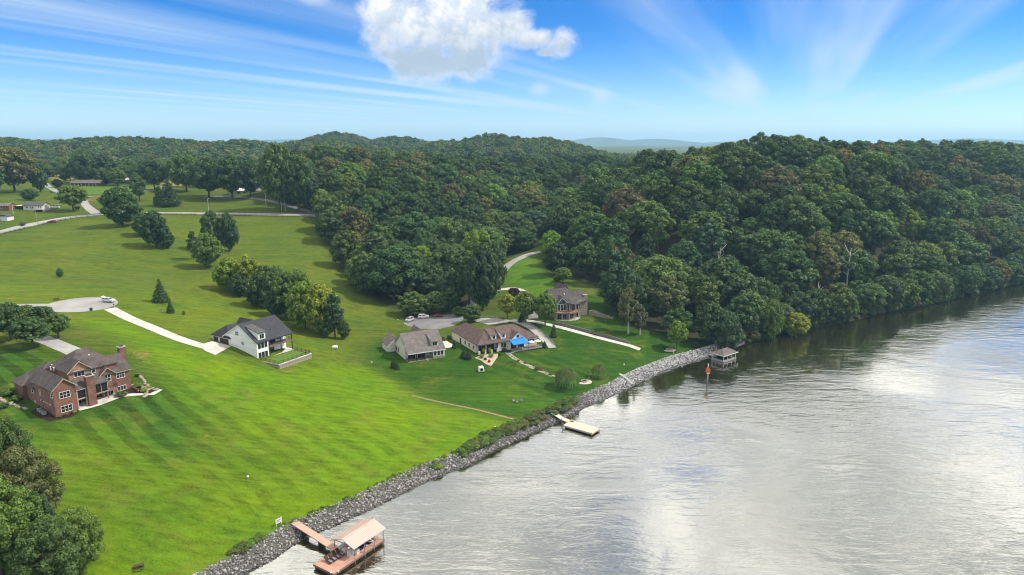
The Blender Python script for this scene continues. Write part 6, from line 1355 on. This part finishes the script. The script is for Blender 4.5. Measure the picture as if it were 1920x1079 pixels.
# ------------------------------------------------------------------ trees and shrubs that stand alone
def tree_px(kind, px, top, wpx, tint, label, name='broadleaf_tree', cat='tree', group=None, pale=False, trunk=True, var=None):
    """base pixel gives the place on the ground, top row the height, width in pixels the spread"""
    p = on_ground(*px); h = max(.3, top_z(p, top) - p[2]); dep = proj(p)[2]; wm = wpx * dep / FPX
    own = {'oak': .94, 'tall': .56, 'round': .88, 'full': .94, 'loose': .70, 'conifer': .42, 'cedar': .62, 'willow': 1.15, 'near': .84, 'shrub': 1.3}[kind]
    return plant(name, kind, p, h, tint, label, cat, group, wm / (own * h), trunk=trunk, pale=pale, var=var)
T = tree_px
# by the drive of the brick house
T('round', (20, 638), 566, 62, 'dark', 'dark round tree at the left edge behind the brick house drive'); T('round', (62, 652), 592, 72, 'dark', 'broad dark tree over the left side of the brick house drive')
T('round', (110, 634), 585, 46, 'mid', 'small round tree right of the brick house drive'); T('round', (82, 622), 570, 48, 'dark', 'dark tree behind the round tree of the brick house drive'); T('round', (45, 618), 569, 50, 'mid', 'dark tree at the edge of the street behind the brick house'); T('round', (-25, 640), 560, 70, 'dark', 'dark tree cut off by the left edge beside the street')
# big trees in the lower left corner
T('near', (-20, 960), 775, 120, 'mid', 'tall green tree at the left edge just below the brick house'); T('near', (22, 948), 776, 96, 'mid', 'mid green tree just below the left end of the brick house'); T('near', (60, 1020), 832, 130, 'olive', 'big olive green tree leaning over the lower left lawn'); T('near', (5, 1085), 890, 150, 'light', 'light green tree filling the bottom left corner')
T('near', (78, 1060), 918, 70, 'blue', 'grey green narrow tree among the bottom left group'); T('near', (150, 1085), 950, 105, 'light', 'green tree with yellowish tips at the right of the bottom left group'); T('near', (100, 1130), 965, 130, 'mid', 'dark green tree at the bottom edge of the left group'); T('near', (-60, 1040), 820, 150, 'dark', 'dark tree at the left edge behind the bottom left group')
# trees of the upper field
T('full', (230, 424), 347, 76, 'dark', 'big dark spreading tree standing on the road fence'); T('full', (272, 443), 396, 44, 'dark', 'left tree of the dark trio below the road fence'); T('full', (293, 465), 392, 54, 'deep', 'tallest tree of the dark trio below the road fence'); T('full', (312, 466), 430, 34, 'dark', 'lowest tree of the dark trio below the road fence')
T('full', (400, 470), 392, 46, 'dark', 'left one of two tall dark trees in the middle of the field'); T('full', (430, 472), 396, 42, 'deep', 'right one of two tall dark trees in the middle of the field'); T('tall', (364, 488), 432, 24, 'deep', 'narrow dark tree left of the olive tree in the field'); T('full', (390, 502), 434, 58, 'light', 'olive yellow round tree in front of two dark field trees')
T('conifer', (302, 566), 523, 28, 'dark', 'pointed conifer alone on the field crest', 'conifer_tree'); T('conifer', (320, 587), 563, 15, 'dark', 'small conifer below the larger one on the crest', 'conifer_tree'); T('loose', (345, 594), 582, 6, 'mid', 'thin sapling right of the small conifer'); T('full', (113, 520), 502, 14, 'mid', 'small lone bush tree on the field above the turning circle')
# the row of trees behind the white farmhouse
for px, top, w, ti, lab, k in (((432, 545), 480, 64, 'bright', 'yellow green tree at the upper left end of the tree row', 'full'), ((468, 552), 474, 62, 'yellow', 'sunlit yellow tree second from the upper end of the tree row', 'full'), ((500, 578), 494, 62, 'dark', 'dark tree in the tree row right of the sunlit yellow one', 'full'),
                               ((520, 570), 496, 56, 'mid', 'green tree at the back of the tree row', 'full'), ((540, 598), 506, 62, 'mid', 'mid green tree in the middle of the tree row', 'full'), ((565, 600), 500, 54, 'light', 'light tree at the back of the middle of the tree row', 'full'),
                               ((572, 618), 524, 66, 'bright', 'bright green tree in the lower half of the tree row', 'full'), ((604, 626), 528, 74, 'yellow', 'largest yellow green tree near the lower end of the tree row', 'full'), ((628, 634), 546, 40, 'deep', 'dark ivy covered tree at the lower end of the tree row', 'tall'),
                               ((612, 632), 585, 40, 'mid', 'low dark bush tree under the yellow tree of the row', 'full'), ((645, 636), 598, 26, 'dark', 'round bush at the lowest end of the tree row', 'full'), ((450, 556), 510, 44, 'dark', 'dark low tree in front of the upper end of the row', 'full'), ((520, 596), 535, 44, 'deep', 'dark low tree in front of the middle of the row', 'full'), ((480, 575), 530, 40, 'deep', 'dark low tree below the sunlit yellow tree', 'full')): T(k, px, top, w, ti, lab)
# valley houses
T('round', (951, 598), 549, 38, 'yellow', 'yellow green round tree behind the ranch house'); T('round', (986, 606), 543, 48, 'light', 'left one of two leafy trees before the lodge'); T('round', (1022, 610), 547, 46, 'light', 'right one of two leafy trees before the lodge'); T('cedar', (978, 604), 584, 14, 'deep', 'small dark evergreen between the ranch house and the path', 'evergreen_tree')
T('conifer', (1038, 632), 607, 14, 'dark', 'pointed evergreen beside the concrete shore path', 'evergreen_tree'); T('round', (964, 560), 538, 24, 'plum', 'dark plum coloured small tree behind the yellow round tree'); T('full', (884, 604), 570, 38, 'dark', 'dark spreading bush tree at the corner of the parking circle'); T('full', (860, 593), 574, 26, 'mid', 'green bush at the wood edge of the parking circle')
T('willow', (1062, 729), 689, 46, 'willow', 'weeping willow on the ranch house lawn', 'willow_tree'); T('willow', (1122, 709), 683, 26, 'willow', 'smaller weeping willow near the stone bank', 'willow_tree')
T('loose', (1178, 626), 537, 46, 'olive', 'olive tree with a pale trunk at the edge of the wood', pale=True); T('loose', (1200, 628), 572, 30, 'brown', 'small brownish tree right of the pale trunked tree', pale=True); T('round', (1268, 656), 600, 40, 'bright', 'bright green maple beside the fire pit near the boathouse'); T('full', (1362, 662), 580, 56, 'blue', 'bluish green tree leaning over the small boathouse')
T('full', (1490, 634), 584, 52, 'yellow', 'yellow green bush tree overhanging the river'); T('full', (1445, 640), 560, 44, 'light', 'light green tree at the river edge left of the yellow bush'); T('round', (1055, 532), 500, 36, 'light', 'light green tree behind the lodge roof'); T('full', (1046, 528), 515, 20, 'olive', 'olive bush left of the light tree behind the lodge')
T('full', (905, 582), 452, 74, 'deep', 'very tall dark tree between the parking circle and valley road'); T('full', (925, 560), 448, 52, 'dark', 'dark tree right of the very tall one beside the valley road'); T('tall', (880, 572), 470, 44, 'dark', 'tall dark tree at the parking circle corner of the wood')
T('full', (775, 592), 545, 62, 'mid', 'bushy tree at the wood edge above the silver car'); T('full', (815, 588), 545, 50, 'mid', 'bushy tree at the wood edge above the red sedan'); T('full', (845, 583), 540, 40, 'dark', 'dark bushy tree at the wood edge right of the red sedan')
for q, hh, lab in (((1585, 560), 26, 'dead bare tree with white branches on the river slope'), ((1455, 400), 25, 'pale dead snag in the upper wood left of the ridge'), ((1345, 545), 22, 'bare grey snag rising from the wood above the boathouse'), ((1530, 600), 17, 'white leaning snag near the river edge')):
    p = on_ground(*q); t = thing('dead_tree', (p[0], p[1], p[2]), rnd.uniform(0, 6), lab, 'tree'); t.scale = (hh, hh, hh); k = bpy.data.objects.new('trunk', TRUNK_BARE); COL.objects.link(k); k.parent = t
# far left
T('oak', (28, 361), 272, 84, 'olive', 'huge broad olive tree at the far left'); T('full', (76, 360), 308, 30, 'dark', 'dark tree right of the huge far left tree'); T('full', (-20, 365), 300, 60, 'dark', 'dark tree cut by the left edge behind the lane'); T('round', (138, 397), 343, 54, 'light', 'round light green tree at the road junction'); T('full', (108, 352), 335, 20, 'plum', 'dark purple bush tree left of the far bungalow')
T('full', (57, 376), 353, 32, 'dark', 'dark bush tree behind the small cream house'); T('full', (196, 347), 333, 16, 'plum', 'dark round bush at the end of the far bungalow'); T('cedar', (318, 387), 332, 38, 'deep', 'dark spruce in the meadow above the road', 'spruce_tree'); T('cedar', (300, 385), 338, 22, 'dark', 'smaller spruce left of the dark spruce', 'spruce_tree')
T('tall', (262, 378), 328, 32, 'mid', 'slim tree right of the big dark road tree'); T('oak', (290, 356), 292, 50, 'dark', 'leftmost tree of the row before the white farm building'); T('oak', (350, 360), 284, 60, 'mid', 'second tree of the row before the white farm building'); T('oak', (392, 372), 291, 64, 'dark', 'third tree of the row before the white farm building'); T('oak', (436, 372), 288, 66, 'dark', 'fourth tree of the row before the white farm building'); T('oak', (470, 372), 300, 50, 'deep', 'last tree of the row before the white farm building')
T('oak', (160, 345), 282, 50, 'dark', 'dark tree behind the left half of the far bungalow'); T('oak', (195, 342), 288, 48, 'deep', 'very dark tree behind the right half of the far bungalow'); T('oak', (240, 338), 296, 40, 'mid', 'green tree behind the small pale roofed cottage'); T('oak', (132, 340), 292, 34, 'light', 'light tree at the left end of the far bungalow')
T('full', (604, 402), 352, 40, 'bright', 'light green round tree at the corner of the wood by the road'); T('oak', (525, 396), 262, 66, 'mid', 'tall tree at the left corner of the wood above the road'); T('oak', (560, 396), 285, 60, 'dark', 'second tall tree at the wood corner above the road'); T('full', (585, 398), 330, 40, 'deep', 'dark tree behind the light green one at the wood corner')
# shrubs
def S(px, top, w, ti, lab, name='shrub', kind='shrub', cat='shrub', group=None): T(kind, px, top, w, ti, lab, name, cat, group, trunk=False)
for px, lab in (((736, 689), 'leftmost of three young evergreens before the grey roofed house'), ((740, 691), 'middle one of three young evergreens before the grey roofed house'), ((745, 693), 'rightmost of three young evergreens before the grey roofed house')): S(px, px[1] - 15, 9, 'deep', lab, 'evergreen_shrub', 'conifer')
for px, h_, w, lab in (((869, 671), 17, 13, 'left one of two dark evergreens between the two cream houses'), ((878, 674), 20, 13, 'right one of two dark evergreens between the two cream houses'), ((852, 653), 15, 10, 'dark evergreen at the corner of the concrete apron'), ((1021, 652), 13, 11, 'dark evergreen at the end of the ranch house deck')): S(px, px[1] - h_, w, 'deep', lab, 'evergreen_shrub', 'cedar')
for px, h_, w, ti, lab in (((903, 672), 9, 11, 'lime', 'left yellow green shrub in the gravel bed of the ranch house'), ((921, 670), 9, 12, 'lime', 'right yellow green shrub in the gravel bed of the ranch house'), ((907, 664), 12, 7, 'lime', 'left yellow shrub at the ranch house porch'), ((918, 662), 11, 7, 'lime', 'right yellow shrub at the ranch house porch'), ((946, 660), 9, 12, 'plum', 'dark plum shrub left of the deck steps of the ranch house'), ((917, 680), 6, 7, 'orange', 'rusty red shrub at the tip of the gravel bed'), ((910, 676), 6, 7, 'plum', 'small dark shrub in the gravel bed'), ((938, 666), 5, 8, 'dark', 'low green shrub before the ranch house window'),
                           ((972, 678), 4, 7, 'dark', 'low shrub on the upper stone path'), ((984, 682), 4, 7, 'dark', 'low shrub halfway down the stone path'), ((1008, 694), 7, 14, 'brown', 'rusty shrub on the lower stone path'), ((1016, 696), 5, 8, 'orange', 'orange shrub on the lower stone path'), ((1032, 704), 5, 9, 'brown', 'brownish shrub at the end of the stone path'),
                           ((832, 640), 9, 10, 'dark', 'dark shrub behind the right end of the grey roofed house'), ((842, 636), 8, 12, 'dark', 'dark shrub at the rear corner of the ranch house'), ((23, 415), 0, 0, '', ''), ((43, 424), 8, 12, 'olive', 'round shrub on the lawn by the country road'), ((145, 393), 7, 12, 'plum', 'dark shrub under the round tree at the junction'),
                           ((228, 743), 10, 24, 'mid', 'large green shrub in the terrace bed of the brick house'), ((258, 727), 9, 18, 'light', 'green hedge shrub beside the garden steps of the brick house'), ((270, 735), 8, 16, 'lime', 'yellow flowering shrub at the foot of the garden steps'), ((280, 728), 5, 10, 'lime', 'small yellow shrub at the end of the garden steps'), ((258, 706), 6, 10, 'deep', 'dark shrub at the top of the garden steps'), ((140, 775), 6, 9, 'lime', 'yellow flower clump below the front gable of the brick house'), ((124, 780), 6, 10, 'orange', 'orange flower clump below the front gable of the brick house'), ((113, 783), 5, 8, 'olive', 'olive clump at the front corner of the brick house'),
                           ((15, 742), 14, 26, 'mid', 'large shrub at the left end of the brick house'), ((32, 752), 12, 22, 'light', 'light shrub in the left bed of the brick house'), ((8, 765), 10, 18, 'dark', 'dark shrub at the left edge below the brick house')):
    if w: S(px, px[1] - h_, w, ti, lab)
def boulders(pxs, label):
    o = on_ground(*pxs[0]); t = thing('rockery', (o[0], o[1], o[2]), 0, label, 'rockery')
    bm = bmesh.new(); bmesh.ops.create_icosphere(bm, subdivisions=2, radius=1.0); me = bpy.data.meshes.new('boulder')
    for v in bm.verts: v.co *= rnd.uniform(.85, 1.12)
    bm.to_mesh(me); bm.free(); me.materials.append(M_STONE)
    c = resample([on_ground(*q)[:2] for q in pxs], .9)
    for p in c:
        k = bpy.data.objects.new('boulder', me); COL.objects.link(k); k.parent = t; k.location = (p[0] - o[0] + rnd.uniform(-.4, .4), p[1] - o[1] + rnd.uniform(-.4, .4), gnd(p[0], p[1]) - o[2] + .1); k.scale = (rnd.uniform(.4, .7), rnd.uniform(.35, .6), rnd.uniform(.25, .4)); k.rotation_euler = (0, 0, rnd.uniform(0, 6))
boulders([(258, 703), (268, 712), (280, 722), (290, 732), (282, 740), (268, 745)], 'tan boulders edging the garden steps of the brick house')
boulders([(0, 748), (14, 758), (30, 764), (46, 768)], 'tan boulders below the left end of the brick house')

# ------------------------------------------------------------------ air
def build_haze():
    m = bpy.data.materials.new('haze'); m.use_nodes = True; t = NT(m.node_tree); t.n.clear()
    out = t.node('ShaderNodeOutputMaterial'); v = t.node('ShaderNodeVolumePrincipled')
    v.inputs['Color'].default_value = (0.40, 0.69, 1.0, 1); v.inputs['Density'].default_value = HAZE; v.inputs['Anisotropy'].default_value = 0.2
    t.l.new(v.outputs[0], out.inputs['Volume'])
    o = MB().box(-10200, 12200, -900, 14800, -7, 240).build('haze', m); tag(o, 'thin pale blue summer haze over the valley', 'haze', kind='stuff')
HAZE = 0.00009
build_haze()
